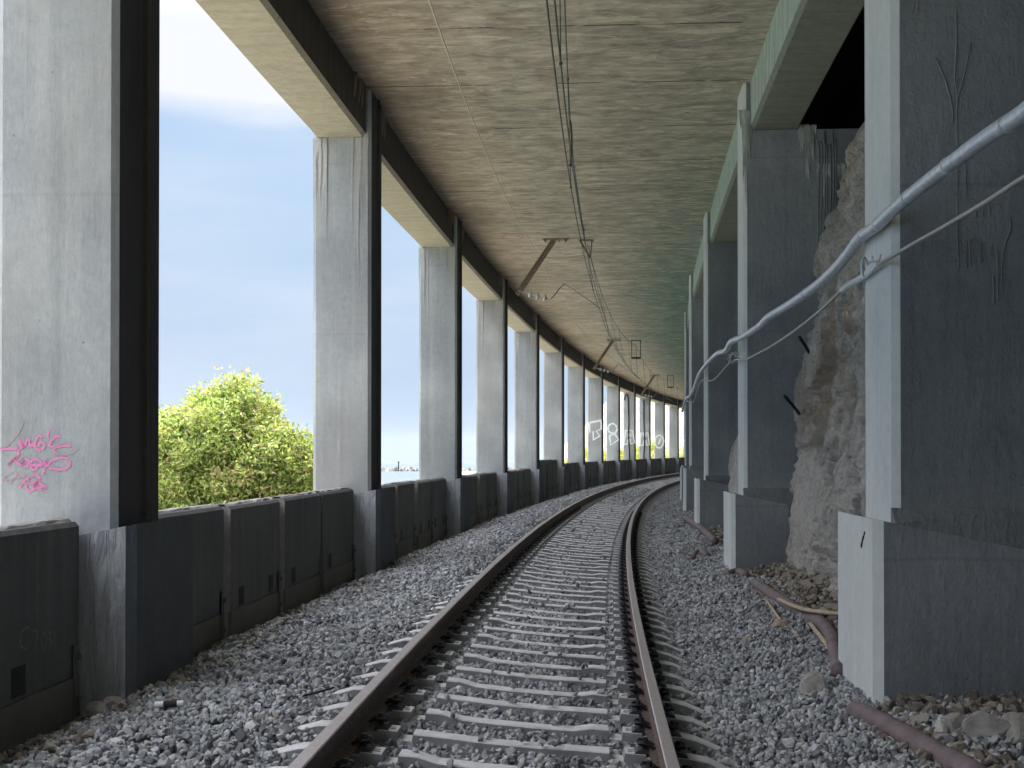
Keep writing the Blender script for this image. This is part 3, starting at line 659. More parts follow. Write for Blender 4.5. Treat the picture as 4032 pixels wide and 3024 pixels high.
# ================================================================= TRACK
def rail_obj(l0,label):
    A=np.concatenate([np.arange(1.5,60,.5),np.arange(60,165,1.5)])
    prof=[(-.036,-.006),(-.030,0),(.030,0),(.036,-.006),(.036,-.036),(.011,-.048),(.008,-.135),(.03,-.152),(.075,-.161),(.075,-.172),(-.075,-.172),(-.075,-.161),(-.03,-.152),(-.008,-.135),(-.011,-.048),(-.036,-.036)]
    n=len(prof); V=[]
    for a in A: V+=[Tk(l0+u,a,z) for u,z in prof]
    F=[];mi=[]
    for j in range(len(A)-1):
        for q in range(n): F.append((j*n+q,(j+1)*n+q,(j+1)*n+(q+1)%n,j*n+(q+1)%n)); mi.append(1 if q in (0,1,2) else 0)
    F.append(tuple(range(n))); mi.append(0)
    o=mesh('steel_rail',V,F,None,origin=Tk(l0,5,-.17)); o.data.materials.append(M['rail']); o.data.materials.append(M['railtop']); o.data.polygons.foreach_set('material_index',mi); fixn(o)
    # weld marks
    for i2,aw in enumerate((10.2,13.5)):
        pass
    tag(o,label,'rail','rails of the track')
rail_obj(.87,'sea-side steel rail with worn bright head and dark rusty web')
rail_obj(-.87,'rock-side steel rail with worn bright head, on the inside of the bend')
ST=-.182 # sleeper top below rail plane at seat
def sleeper_mesh(kind):
    # (l, ztop) profile along the sleeper in metres from the centre (left +)
    if kind==0: pr=[(1.30,-.075),(1.12,-.015),(1.02,0),(.96,0),(.955,-.02),(.785,-.02),(.78,0),(.66,0),(.655,-.05),(.575,-.05),(.57,0),(.47,0),(.36,-.024),(.15,-.030)]
    else:       pr=[(1.30,-.070),(1.14,-.012),(1.02,0),(.96,0),(.955,-.02),(.785,-.02),(.78,0),(.66,0),(.655,-.05),(.575,-.05),(.57,-.010),(.38,-.014),(.15,-.022)]
    full=pr+[(-l,z) for l,z in pr[::-1]]
    V=[];
    for l,z in full:
        wt=.070 if abs(l)>.55 else .062; wb=wt+.012 
        V+=[(-l,-wb,-.22),(-l,-wt-.008,z-.008),(-l,-wt,z),(-l,wt,z),(-l,wt+.008,z-.008),(-l,wb,-.22)]
    n=6;F=[(j*n+q,j*n+(q+1)%n,(j+1)*n+(q+1)%n,(j+1)*n+q) for j in range(len(full)-1) for q in range(n)]+[tuple(range(n))[::-1],tuple(range((len(full)-1)*n,len(full)*n))]
    # embossed plates + slots (dark grooves) as small raised frames
    me=bpy.data.meshes.new('concrete_body'); me.from_pydata(V,[],F); me.materials.append(M['sleeper']); me.materials.append(M['dark']); me.materials.append(M['sleeperside'])
    bm=bmesh.new(); bm.from_mesh(me); bmesh.ops.recalc_face_normals(bm,faces=bm.faces)
    bm.normal_update()
    for f in bm.faces:
        if abs(f.normal.z)<.45: f.material_index=2
    def plate(l0,l1,w0,w1,z,mi):
        vs_=[bm.verts.new(p) for p in ((-l0,w0,z),(-l1,w0,z),(-l1,w1,z),(-l0,w1,z),(-l0,w0,z-.006),(-l1,w0,z-.006),(-l1,w1,z-.006),(-l0,w1,z-.006))]
        for f in ((0,1,2,3),(0,4,5,1),(1,5,6,2),(2,6,7,3),(3,7,4,0)):
            ff=bm.faces.new([vs_[i] for i in f]); ff.material_index=mi
    for s in (1,-1):
        plate(s*.70,s*.675,-.05,-.035,.0015,1); plate(s*.735,s*.68,-.04,-.03,.0015,1); plate(s*.735,s*.68,.0,.01,.0015,1)
    bm.to_mesh(me); bm.free(); return me
SLM=[sleeper_mesh(0),sleeper_mesh(1)]
def clip_mesh():
    mb=MB()
    # plastic angle guide + W spring clip + screw head
    mb.hexa([Vector(p) for p in ((.0,-.075,0),(.085,-.075,0),(.085,.075,0),(0,.075,0),(.0,-.06,.03),(.06,-.06,.018),(.06,.06,.018),(0,.06,.03))])
    pts=[(-.035,-.055,.035),(.01,-.065,.055),(.05,-.06,.06),(.06,-.04,.05),(.035,-.02,.045),(.0,-.012,.05),(.0,.012,.05),(.035,.02,.045),(.06,.04,.05),(.05,.06,.06),(.01,.065,.055),(-.035,.055,.035)]
    mb.tube(smooth(pts,3),.0085,6); mb.tube([(.022,0,.02),(.022,0,.085)],.016,7); mb.tube([(.022,0,.052),(.022,0,.060)],.028,9)
    me=bpy.data.meshes.new('spring_clip'); me.from_pydata([tuple(v) for v in mb.V],[],mb.F); me.materials.append(M['clip']); return me
CLM=clip_mesh()
S0=7.4-.6*8; NS=262
for k in range(NS):
    a=S0+.6*k
    if a>158: break
    o=bpy.data.objects.new('concrete_sleeper',SLM[k%2]); C.objects.link(o)
    t=theading(a); P=Tk(0,a,ST); jt=random.uniform(-.006,.006)
    o.location=P; o.rotation_euler=(0,math.atan(-CANT/1.74)*-1,-t+jt)
    o.rotation_euler=(0,math.atan(CANT/1.74),-t+jt)
    n_=k-7
    lab='pale concrete sleeper with raised ends, crossing under both curving rails'
    tag(o,lab,'sleeper','concrete sleepers under the rails')
    if k<62:
        for l0,s in ((.87+.075,1),(.87-.075,-1),(-.87+.075,1),(-.87-.075,-1)):
            c=bpy.data.objects.new('spring_clip',CLM); C.objects.link(c); c.parent=o; c.location=(-l0,0,.0-.005); c.rotation_euler=(0,0,math.pi if s>0 else 0)
# ---------------------------------------------------------------- ballast surface
def ground_z(l,a):
    """height of the ballast surface at track lateral l (left +) ; absolute z"""
    cz=EYE-1.49+tgrade(a); plane=cz+CANT*l/1.74
    al=abs(l); wob=.035*noise.noise(Vector((l*1.3,a*1.1,0)))+.02*noise.noise(Vector((l*4,a*4,2)))
    inner=plane+ST-.068
    if al<1.15: z=inner+ (0 if al>.6 else .012)
    else:
        t=min(1,(al-1.15)/.35); 
        bury=.0 if l<0 else min(1,max(0,(a-13)/8))*.05
        near=plane+ST-.06+bury
        wallz=EYE+grade(a)+(-1.60 if l>0 else -1.56+ (.0))
        u=min(1,max(0,(al-1.35)/1.3)); u=u*u*(3-2*u)
        tgt=(EYE-1.49+tgrade(a)+CANT*(1.35 if l>0 else -1.35)/1.74+ST-.03+bury)*(1-u)+wallz*u
        if l>2.55: tgt-=.17*min(1,(l-2.55)/.45)
        z=inner*(1-t)+tgt*t
        wob*=1.6
    return z+wob*(.4+.6*min(1,max(0,(al-.9)/.6)))
lats=np.arange(-4.2,4.3,.15); al=np.concatenate([np.arange(-2,40,.25),np.arange(40,165,1.0)])
V=[];F=[]
for a in al:
    for l in lats:
        p=Tk(l,a); V.append((p.x,p.y,ground_z(l,a)-.02))
n=len(lats); F=[(j*n+q,j*n+q+1,(j+1)*n+q+1,(j+1)*n+q) for j in range(len(al)-1) for q in range(n-1)]
bed=mesh('track_bed',V,F,M['bed'],origin=(0,0,0)); tag(bed,kind='structure'); fixn(bed)
if bed.data.polygons[0].normal.z<0: bed.data.flip_normals()
# stones
def hull_variant(npts,seed):
    rr=random.Random(seed); bm=bmesh.new()
    sc=(1,rr.uniform(.65,.95),rr.uniform(.5,.8))
    for _ in range(npts):
        v=Vector((rr.gauss(0,1),rr.gauss(0,1),rr.gauss(0,1))).normalized()*rr.uniform(.85,1.05); bm.verts.new((v.x*sc[0],v.y*sc[1],v.z*sc[2]))
    res=bmesh.ops.convex_hull(bm,input=bm.verts); 
    bmesh.ops.delete(bm,geom=[e for e in res['geom_interior'] if isinstance(e,bmesh.types.BMVert)],context='VERTS')
    bmesh.ops.triangulate(bm,faces=bm.faces); bmesh.ops.recalc_face_normals(bm,faces=bm.faces); bm.verts.index_update()
    V=np.array([v.co[:] for v in bm.verts],dtype=np.float32); F=np.array([[v.index for v in f.verts] for f in bm.faces],dtype=np.int32); bm.free(); return V,F
VAR_N=[hull_variant(15,i) for i in range(14)]; VAR_F=[hull_variant(9,50+i) for i in range(10)]
def rand_rot(n):
    q=rng.normal(size=(n,4)); q/=np.linalg.norm(q,axis=1)[:,None]; w,x,y,z=q.T
    return np.stack([np.stack([1-2*(y*y+z*z),2*(x*y-z*w),2*(x*z+y*w)],-1),np.stack([2*(x*y+z*w),1-2*(x*x+z*z),2*(y*z-x*w)],-1),np.stack([2*(x*z-y*w),2*(y*z+x*w),1-2*(x*x+y*y)],-1)],1)
class Bulk:
    def __init__(s): s.V=[];s.F=[];s.R=[];s.n=0
    def add(s,variants,P,scale,rnd,flat=None):
        ids=rng.integers(0,len(variants),len(P))
        for k,(v,f) in enumerate(variants):
            m=ids==k; c=int(m.sum())
            if not c: continue
            Rm=rand_rot(c) if flat is None else flat[m]
            W=np.einsum('nij,vj->nvi',Rm,v)*scale[m][:,None,None]+P[m][:,None,:]
            s.V.append(W.reshape(-1,3)); s.F.append((f[None]+(np.arange(c)*len(v))[:,None,None]+s.n).reshape(-1,3)); s.R.append(np.repeat(rnd[m],len(f))); s.n+=c*len(v)
    def build(s,name,mat,smooth=False):
        V=np.concatenate(s.V).astype(np.float32); F=np.concatenate(s.F).astype(np.int32); Rn=np.concatenate(s.R).astype(np.float32)
        me=bpy.data.meshes.new(name); me.vertices.add(len(V)); me.vertices.foreach_set('co',V.ravel()); me.loops.add(F.size); me.loops.foreach_set('vertex_index',F.ravel())
        me.polygons.add(len(F)); me.polygons.foreach_set('loop_start',np.arange(0,F.size,3,dtype=np.int32)); me.polygons.foreach_set('loop_total',np.full(len(F),3,dtype=np.int32))
        me.update(calc_edges=True); at=me.attributes.new('rnd','FLOAT','FACE'); at.data.foreach_set('value',Rn); me.materials.append(mat)
        if not smooth: me.polygons.foreach_set('use_smooth',np.zeros(len(F),dtype=bool))
        return link(bpy.data.objects.new(name,me))
bulk=Bulk()
# ground table for fast lookup
ga=np.arange(-1,166,.2); gl=np.arange(-4.4,4.45,.1)
GZ=np.array([[ground_z(l,a) for l in gl] for a in ga])
def gz_fast(l,a):
    i=(a-ga[0])/.2; j=(l-gl[0])/.1; i0=np.clip(i.astype(int),0,len(ga)-2); j0=np.clip(j.astype(int),0,len(gl)-2); fi=i-i0; fj=j-j0
    return GZ[i0,j0]*(1-fi)*(1-fj)+GZ[i0+1,j0]*fi*(1-fj)+GZ[i0,j0+1]*(1-fi)*fj+GZ[i0+1,j0+1]*fi*fj
def scatter(a0,a1,dens,smin,smax,variants,lay=.02):
    n=int((a1-a0)*7.6*dens); a=rng.uniform(a0,a1,n); l=rng.uniform(-3.8,3.8,n)
    size=rng.uniform(smin,smax,n)*np.where(rng.random(n)<.04,1.6,1)
    # keep off sleepers, rails
    ph=np.abs(((a-S0+.3)%.6)-.3); on=(ph<.074+size*np.where((a<15)&(np.abs(l)>.9),.5,.36))&(np.abs(l)<1.26+.02)
    keep_on=rng.random(n)<.012
    far_l=(l>1.0)&(a>14)&(rng.random(n)<np.clip((a-14)/9,0,.9)); far_m=(np.abs(l-.1*np.sin(a))<.5)&(rng.random(n)<np.where((a>44)&(a<66),.5,.04))
    ok=(~on)|keep_on|far_l|far_m
    rl=np.minimum(np.abs(l-.87),np.abs(l+.87)); ok&=rl>(.085+size*.4)
    ok&=~((rl<.17)&on)
    a,l,size,on=a[ok],l[ok],size[ok],on[ok]
    t=np.interp(a,TL[0],TL[1]); X=np.interp(a,TL[0],TL[2])-l*np.cos(t); Y=np.interp(a,TL[0],TL[3])+l*np.sin(t)
    Z=gz_fast(l,a)+rng.uniform(-.022,lay,len(a))-np.where((np.abs(l)<1.1)&(a>15),.012,0)-np.where(np.abs(l)<1.1,size*.12,0)+np.where(on,.07,0)
    # sleepers' valleys between: a bit lower near rails
    P=np.stack([X,Y,Z],-1); rn=rng.random(len(a)); rn=np.where(np.abs(l+.38)<.12,rn*.35,rn); rn=np.where((np.abs(np.abs(l)-.87)<.25),rn*.6,rn); bulk.add(variants,P,size/2,rn)
scatter(2.5,16,900,.034,.072,VAR_N); scatter(16,32,620,.04,.075,VAR_N); scatter(32,60,330,.045,.08,VAR_F); scatter(60,150,85,.08,.13,VAR_F)
bal=bulk.build('ballast',M['stone']); tag(bal,kind='stuff')
print('stones faces',len(bal.data.polygons))
# individual rocks -------------------------------------------------------
def rock_piece(name,loc,size,seed,mat,label,cat,group=None,sq=(1,.8,.75)):
    rr=random.Random(seed); bm=bmesh.new()
    for _ in range(16):
        v=Vector((rr.gauss(0,1),rr.gauss(0,1),rr.gauss(0,1))).normalized(); bm.verts.new((v.x*sq[0],v.y*sq[1],v.z*sq[2]))
    res=bmesh.ops.convex_hull(bm,input=bm.verts); bmesh.ops.delete(bm,geom=[e for e in res['geom_interior'] if isinstance(e,bmesh.types.BMVert)],context='VERTS')
    bmesh.ops.triangulate(bm,faces=bm.faces)
    bmesh.ops.subdivide_edges(bm,edges=bm.edges,cuts=3,use_grid_fill=True)
    bmesh.ops.smooth_vert(bm,verts=bm.verts,factor=.5,use_axis_x=True,use_axis_y=True,use_axis_z=True)
    for v in bm.verts: v.co*=1+.10*noise.fractal(v.co*2+Vector((seed,0,0)),1,2,4)
    bmesh.ops.recalc_face_normals(bm,faces=bm.faces)
    me=bpy.data.meshes.new(name); bm.to_mesh(me); bm.free(); me.materials.append(mat)
    o=bpy.data.objects.new(name,me); C.objects.link(o); o.location=loc; o.scale=(size,)*3; o.rotation_euler=(rr.uniform(-.4,.4),rr.uniform(-.4,.4),rr.uniform(0,6)); tag(o,label,cat,group); return o
def gpt(x,y,zoff=0):
    """point where the view ray of photo pixel (2212 wide) meets the ballast surface"""
    lo,hi=4.,150.
    d=Vector(((x-1106)/2949,1,(994-y)/2949))
    Z=4.
    while Z<150:
        P=Vector((0,0,EYE))+d*Z; a=Z; l=np.interp(a,TL[0],TL[2])-P.x
        if P.z<=ground_z(float(np.clip(l,-4.2,4.2)),a): break
        Z+=.02
    P.z+=zoff; return P
rk=[(850,2570,.10,1,'boulder','grey rock leaning against foot of the nearest rough pedestal','a'),]
RKS=[((1765,1492),.16,'boulder','large pale rock on ballast beside the nearest right pedestal'),((2128,1592),.17,'boulder','pale rock standing on edge at the foot of the dark pedestal'),((2200,1600),.17,'boulder','rounded rock at the lower right corner'),
 ((2065,1580),.12,'boulder','slab-like rock leaning in rubble under the dark pedestal'),((1985,1560),.07,'boulder','small rock between the mauve pipe and dark pedestal'),((1930,1572),.05,'boulder','blocky stone left of the mauve pipe mouth'),
 ((133,1555),.085,'tanrock','brown rock standing at the nearest parapet foot'),((215,1545),.10,'boulder','dark rock at the rough pedestal foot'),((250,1530),.09,'boulder','second dark rock at the rough pedestal foot'),
 ((1690,1358),.11,'tanrock','tan broken rock under the dry canes'),((1615,1385),.06,'tanrock','flat tan stone lying on ballast near canes'),((860,1505),.05,'boulder','angular stone between sleepers beside the sea-side rail foot'),
 ((1165,1462),.05,'boulder','dark grey stone lying in the middle of the track'),((1640,1295),.07,'boulder','flat grey stone lying over the cane ends'),((1100,1530),.05,'boulder','pointed stone between two sleepers mid track'),((375,1520),.05,'tanrock','brownish stone by the white pipe stub'),
 ((1752,1300),.10,'dirt','crumbling earth lump against the rock face'),((1700,1265),.09,'dirt','brown earth lump below the second pillar'),((1780,1330),.10,'dirt','earth lump under the rock face beside the pipe')]
for k,((x,y),s,m_,lb) in enumerate(RKS):
    rock_piece('loose_rock',gpt(x,y,s*.25),s,k+3,M[m_],lb,'rock','loose rocks lying on the ballast')
# smaller rubble strip along right pedestals & left wall foot: merged as ground dirt stuff
rub=Bulk()
def rubble(cx_,n,l0,l1,a0,a1,s0,s1,zup=.0):
    a=rng.uniform(a0,a1,n); r=rng.uniform(l0,l1,n); t=np.interp(a,SL[0],SL[1]); X=np.interp(a,SL[0],SL[2])-r*np.cos(t); Y=np.interp(a,SL[0],SL[3])+r*np.sin(t)
    l=np.interp(Y,TL[3],TL[2])-X; Z=gz_fast(np.clip(l,-4.3,4.3),Y)+zup*np.clip((np.abs(r)-2.2)/.8,0,1)+rng.uniform(-.02,.03,n)
    rub.add(VAR_N,np.stack([X,Y,Z],-1),rng.uniform(s0,s1,n)/2,rng.random(n))
rubble(0,2600,-3.6,-2.15,10.6,19.2,.03,.12,.16); rubble(0,900,-3.4,-1.75,6.0,9.1,.04,.14,.03); rubble(0,1800,-3.6,-2.2,20.8,40,.05,.14,.1); rubble(0,2200,2.75,3.4,4,40,.03,.10,.0)
M['rubble']=stone_mat('rubble_stone',[(0,(.09,.08,.07)),(.3,(.17,.155,.135)),(.6,(.24,.215,.18)),(.85,(.30,.27,.23)),(.95,(.42,.39,.34)),(1,(.5,.48,.45))])
tag(rub.build('rubble',M['rubble']),kind='stuff')
# dirt bank under the rock face
V=[];A_=np.arange(10.3,19.4,.1); Rr_=np.arange(-3.9,-1.95,.1)
for a in A_:
    for r in Rr_:
        p=S(r,a); l=np.interp(p.y,TL[0],TL[2])-p.x; g=ground_z(float(np.clip(l,-4.2,4.2)),a)
        up=.20*min(1,max(0,(-r-2.15)/.7)); V.append((p.x,p.y,g-.04+up+.07*noise.fractal(Vector((a*2.2,r*2.2,0)),1,2,4)*min(1,max(0,(-r-2.1)/.3))))
n=len(Rr_); F=[(j*n+q,(j+1)*n+q,(j+1)*n+q+1,j*n+q+1) for j in range(len(A_)-1) for q in range(n-1)]
db=mesh('earth_bank',V,F,M['dirt'],origin=(0,0,0),smooth=True); tag(db,kind='structure')
if db.data.polygons[0].normal.z<0: db.data.flip_normals()
# ---------------------------------------------------------------- pipes, canes on the right
def tube_thing(name,pts,rad,mat,label,cat,group=None,n=12,k=6,bumpy=0):
    P=smooth([tuple(p) for p in pts],k); rr=[rad*(1+bumpy*noise.noise(Vector(p)*9)) for p in P] if bumpy else rad
    mb=MB(); mb.tube(P,rr,n); o=fixn(mb.build(name,mat,origin=P[len(P)//2],smooth=True)); tag(o,label,cat,group); return o
def GP(pts,h): return [gpt(x,y,h) for x,y in pts]
tube_thing('clay_pipe',GP([(1845,1545),(1880,1560),(1940,1592),(2010,1632),(2080,1672),(2200,1750)],.035),.062,M['pipe'],'thick mauve pipe emerging from gravel at the lower right','pipe','mauve pipes along the right pedestals',14,6,.12)
tube_thing('clay_pipe',GP([(1632,1268),(1668,1292),(1720,1325),(1768,1352),(1795,1385),(1806,1425),(1811,1462)],.045),.062,M['pipe'],'long mauve pipe winding between the two near pedestals past the canes','pipe','mauve pipes along the right pedestals',14,6,.12)
tube_thing('clay_pipe',GP([(1480,1125),(1497,1138),(1520,1155),(1545,1180)],.09),.07,M['pipe'],'distant mauve pipe end beside the third pedestal','pipe','mauve pipes along the right pedestals',12,6,.12)
tube_thing('clay_pipe',GP([(1495,1212),(1502,1200),(1515,1193),(1528,1205)],.03),.05,M['pipe'],'short bent mauve pipe piece half buried in the gravel','pipe','mauve pipes along the right pedestals',12,6,.12)
tube_thing('clay_pipe',GP([(1570,1245),(1585,1240),(1600,1240),(1612,1248)],.02),.06,M['pipe'],'arched clay pipe fragment at the second pedestal foot','pipe','mauve pipes along the right pedestals',12,6,.12)
tube_thing('dry_cane',[gpt(1640,1285,.04),gpt(1680,1312,.09),gpt(1735,1345,.13),gpt(1830,1366,.16)],.020,M['wood'],'longest pale dry cane lying across the mauve pipe','cane','dry canes by the pipe',8)
tube_thing('dry_cane',[gpt(1655,1305,.05),gpt(1685,1345,.03),gpt(1712,1378,.02)],.013,M['wood'],'thin pale cane pointing down onto the gravel','cane','dry canes by the pipe',8)
tube_thing('dry_cane',[gpt(1750,1358,.05),gpt(1775,1388,.04),gpt(1797,1420,.03)],.020,M['wood'],'short split cane beside the bend of the mauve pipe','cane','dry canes by the pipe',8)
for k,((x,y),lb) in enumerate((((1624,1253),'white plastic scrap at the second pedestal foot'),((1700,1262),'small white scrap in earth beside the rock face'))):
    rock_piece('plastic_scrap',gpt(x,y,.02),.045,80+k,M['whitep'],lb,'scrap','white scraps',(1,.4,.25))
# white/black pipe stub, small ring, black strip on the left
P=gpt(384,1462,.035) if False else gpt(362,1531,.03)
stub=empty('pipe_stub',P,.2); tag(stub,'short black and white pipe stub lying on ballast near the rough pedestal','pipe stub')
mb=MB(); mb.tube([P+Vector((-.075,0,0)),P+Vector((-.02,0,.002))],.02,12); fixn(mb.build('white_end',M['whitep'],stub,smooth=False))
mb=MB(); mb.tube([P+Vector((-.019,0,.002)),P+Vector((.06,.01,.004))],.022,12); fixn(mb.build('black_sleeve',M['iron'],stub))
mb=MB(); mb.tube([P+Vector((.061,.01,.004)),P+Vector((.10,.015,.004))],.02,12); fixn(mb.build('white_end',M['whitep'],stub))
P=gpt(711,1453,.02); pts=[P+Vector((.022*math.cos(t),0,.022*math.sin(t))) for t in np.linspace(-2.6,2.6,12)]; mb=MB(); mb.tube(pts,.007,6); tag(mb.build('plastic_ring',M['whitep'],origin=P),'small white plastic ring on the ballast left of the track','ring')
tube_thing('black_strip',[gpt(655,1512,.03),gpt(690,1508,.045),gpt(722,1500,.05)],.007,M['iron'],'thin black rubber strip lying on ballast left of the track','strip')
# ================================================================= CONDUIT AND CABLES ON THE RIGHT
def a_for(x,r,lo=1.,hi=60.):
    for _ in range(40):
        m=(lo+hi)/2; P=S(r,m)
        if 1106+2949*P.x/P.y>x: lo=m
        else: hi=m
    return m
def rpath(pts,r): 
    out=[]
    for x,y in pts:
        a=a_for(x,r); P=S(r,a); out.append(Vector((P.x,P.y,EYE+(994-y)/2949*P.y)))
    return out
cp=[(2420,70),(2300,170),(2212,243),(2130,297),(2050,356),(1990,403),(1940,444),(1895,486),(1860,512),(1830,552),(1800,585),(1760,620),(1700,661),(1660,685),(1640,705),(1605,727),(1580,738),(1568,757),(1545,782),(1521,803),(1510,808),(1502,826),(1492,846),(1483,868)]
# beyond the third pillar the line is too foreshortened for pixels alone; interpolate arc length sensibly
P1=rpath(cp[:18],-2.0)
P2=[S(-2.10,24,1.78),S(-2.14,29.6,1.82),S(-2.16,33,1.66),S(-2.17,36,1.60),S(-2.18,40.2,1.70),S(-2.18,46,1.62),S(-2.18,52,1.7)]
cond=empty('metal_conduit',P1[7]); tag(cond,'thick ribbed galvanised conduit running along the rock-side pillars','conduit')
path=smooth([tuple(p) for p in P1+P2],10); mb=MB()
Rd=[]; 
mb.tube(path,.0415,14); fixn(mb.build('tube',M['galv'],cond,smooth=True))
for x in (2180,2050,1962,1900,1868,1740,1640,1590):   # ties / couplers
    d=min(range(len(path)-1),key=lambda q:abs(1106+2949*path[q][0]/path[q][1]-x)); p=Vector(path[d]); q=Vector(path[d+1]); dr_=(q-p).normalized()
    mb=MB(); mb.tube([p-dr_*.012,p+dr_*.012],.046,14); fixn(mb.build('tie_band',M['whitep'] if x in(1868,1900,2050) else M['galv'],cond))
cbl=[(2420,262),(2300,330),(2212,383),(2130,436),(2040,489),(1960,534),(1893,575),(1860,600),(1824,622),(1780,664),(1720,712),(1671,745),(1640,762),(1612,776),(1592,777)]
P=rpath(cbl,-2.02); P2=[S(-2.12,21.5,1.45),S(-2.13,25,1.40),S(-2.15,29.6,1.62),S(-2.17,34,1.36),S(-2.18,40,1.62)]
path=smooth([tuple(p) for p in P+P2],8); cab=empty('support_cable',P[6]); tag(cab,'thin pale cable sagging below the thick conduit on the rock side','cable')
mb=MB(); mb.tube(path,.013,8); fixn(mb.build('strand',M['cable'],cab,smooth=True))
# preformed grip near first pillar
seg=[p for p in path if 1818<1106+2949*p[0]/p[1]<1905]; mb=MB(); mb.tube(seg,.019,8); 
for q in range(len(seg)-1):
    p=Vector(seg[q]); d=(Vector(seg[q+1])-p)
    for s_ in (0,.5): 
        c_=p+d*s_; dn=d.normalized(); mb.tube([c_-dn*.006,c_+dn*.006],.024,8)
fixn(mb.build('splice_grip',M['whitep'],cab))
mb=MB(); hk=px(1865,565,9.2)
mb.tube(smooth([tuple(px(1893,575,8.95)),tuple(px(1868,600,9.0)),tuple(px(1863,572,9.05)),tuple(px(1868,556,9.1)),tuple(px(1876,572,9.1))],5),.010,7); mb.tube([px(1872,566,9.1),px(1900,562,9.05),px(1903,548,9.05)],.009,7); mb.tube([px(1886,565,9.1),px(1884,552,9.1)],.009,6)
tag(mb.build('wall_hook',M['galv'],origin=hk),'twisted galvanised hook anchoring the cable on the nearest rock-side pillar','hook','cable hooks on the rock-side pillars')
mb=MB(); c0=px(1585,772,19.2)
for k in range(9):
    t=k*.7; mb.tube([c0+Vector((.07*math.cos(t),0,.07*math.sin(t*1.3))),c0+Vector((.09*math.cos(t+1.9),.03,.08*math.sin(t+2)))],.010,6)
tag(mb.build('wall_hook',M['galv'],origin=c0),'tangled galvanised clamp anchoring the cable on the second rock-side pillar','hook','cable hooks on the rock-side pillars')
# ================================================================= OVERHEAD LINE
def zig(a): return float(np.interp(a,[4,33,62,90,117],[-.16,-.12,.12,.4,.8]))
def mlat(a): return float(np.interp(a,[4,14,33,62,90,117],[-.22,-.15,.25,.2,.5,.8]))
def dsh(a): return float(np.interp(a,[33,62,90,117],[0,.2,.5,.8]))
def slanted_post(a,label,first=False):
    root=empty('overhead_bracket',Tk(1.0,a,HC+1.49-.0),-theading(a)); root.location.z=S(0,a,HC).z
    tag(root,label,'bracket','slanted drop brackets hanging from the ceiling')
    zc=S(0,a,HC).z; z=lambda h:EYE+grade(a)+h
    top=Tk(1.02+dsh(a),a); bot=Tk(1.92+dsh(a),a)
    T=Vector((top.x,top.y,zc-.03)); B=Vector((bot.x,bot.y,z(3.93)))
    d=(B-T).normalized(); side=Vector((math.sin(theading(a)),math.cos(theading(a)),0)); nrm=d.cross(side).normalized()
    def isec(P0,P1,w,h,t):
        mb=MB(); L=(P1-P0)
        for (o1,w1,o2,h1) in ((0,w,h/2,t),(0,w,-h/2,t),(0,t,0,h)):
            c=(P0+P1)/2+nrm*o2+side*o1; M3=Matrix((d,side,nrm)).transposed(); mb.box(c,(L.length,w1,h1),M3)
        return mb
    fixn(isec(T,B,.12,.11,.012).build('post',M['steel'],root))
    rx=Vector((math.cos(theading(a)),-math.sin(theading(a)),0)); M3=Matrix((rx,side,Vector((0,0,1)))).transposed()
    mb=MB(); mb.box(T+Vector((0,0,.012))+rx*.03,(.62,.22,.016),M3); mb.box(T+rx*-.22+Vector((0,0,-.015)),(.03,.24,.03),M3); mb.box(T+rx*.28+Vector((0,0,-.015)),(.03,.24,.03),M3)
    for u in (-.2,0.12,.28): mb.tube([T+rx*u+Vector((0,-.1,.0)),T+rx*u+Vector((0,-.1,-.07))],.014,6)
    fixn(mb.build('ceiling_plate',M['steel'],root))
    # insulator string
    A_=B+nrm*0+rx*.10+Vector((0,0,.08)); E=A_+rx*.72+Vector((0,0,-.20))
    mb=MB(); mb.tube([B+Vector((0,0,.12)),A_,E],.011,6); fixn(mb.build('insulator_pin',M['galv'],root))
    dd=(E-A_).normalized()
    for q in range(3):
        c=A_+(E-A_)*(.32+.25*q); mb=MB(); mb.tube([c-dd*.05,c-dd*.03,c,c+dd*.015,c+dd*.05],[.03,.075,.09,.05,.02],14); fixn(mb.build('insulator_disc',M['white'],root,smooth=True))
    # registration arm: up kink, then down to the contact wires
    cw=Tk(zig(a)+.04,a); cwp=Vector((cw.x,cw.y,EYE+tgrade(a)-1.49+4.93))
    K1=E+rx*.28+Vector((0,0,.33)); 
    mb=MB(); mb.tube(smooth([tuple(E),tuple(E+rx*.1+Vector((0,0,.12))),tuple(K1),tuple(K1+rx*.15+Vector((0,0,-.02))),tuple(cwp+Vector((0,0,.05)))],4),.016,7); fixn(mb.build('registration_arm',M['cable'],root,smooth=True))
    return root,T,B
BR=[33.0-29.0,33.0,62.0,90.0,117.0]
info=[]
for k,a in enumerate(BR):
    lb=['slanted steel drop bracket just above and behind the view','nearest slanted steel bracket with three glass insulators under the ceiling','second slanted steel bracket with insulators, further along the ceiling','third slanted bracket, small, above the lettered columns','fourth and farthest slanted bracket at the bend'][k]
    info.append(slanted_post(a,lb))
def cz_(a,h): return EYE-1.49+tgrade(a)+h
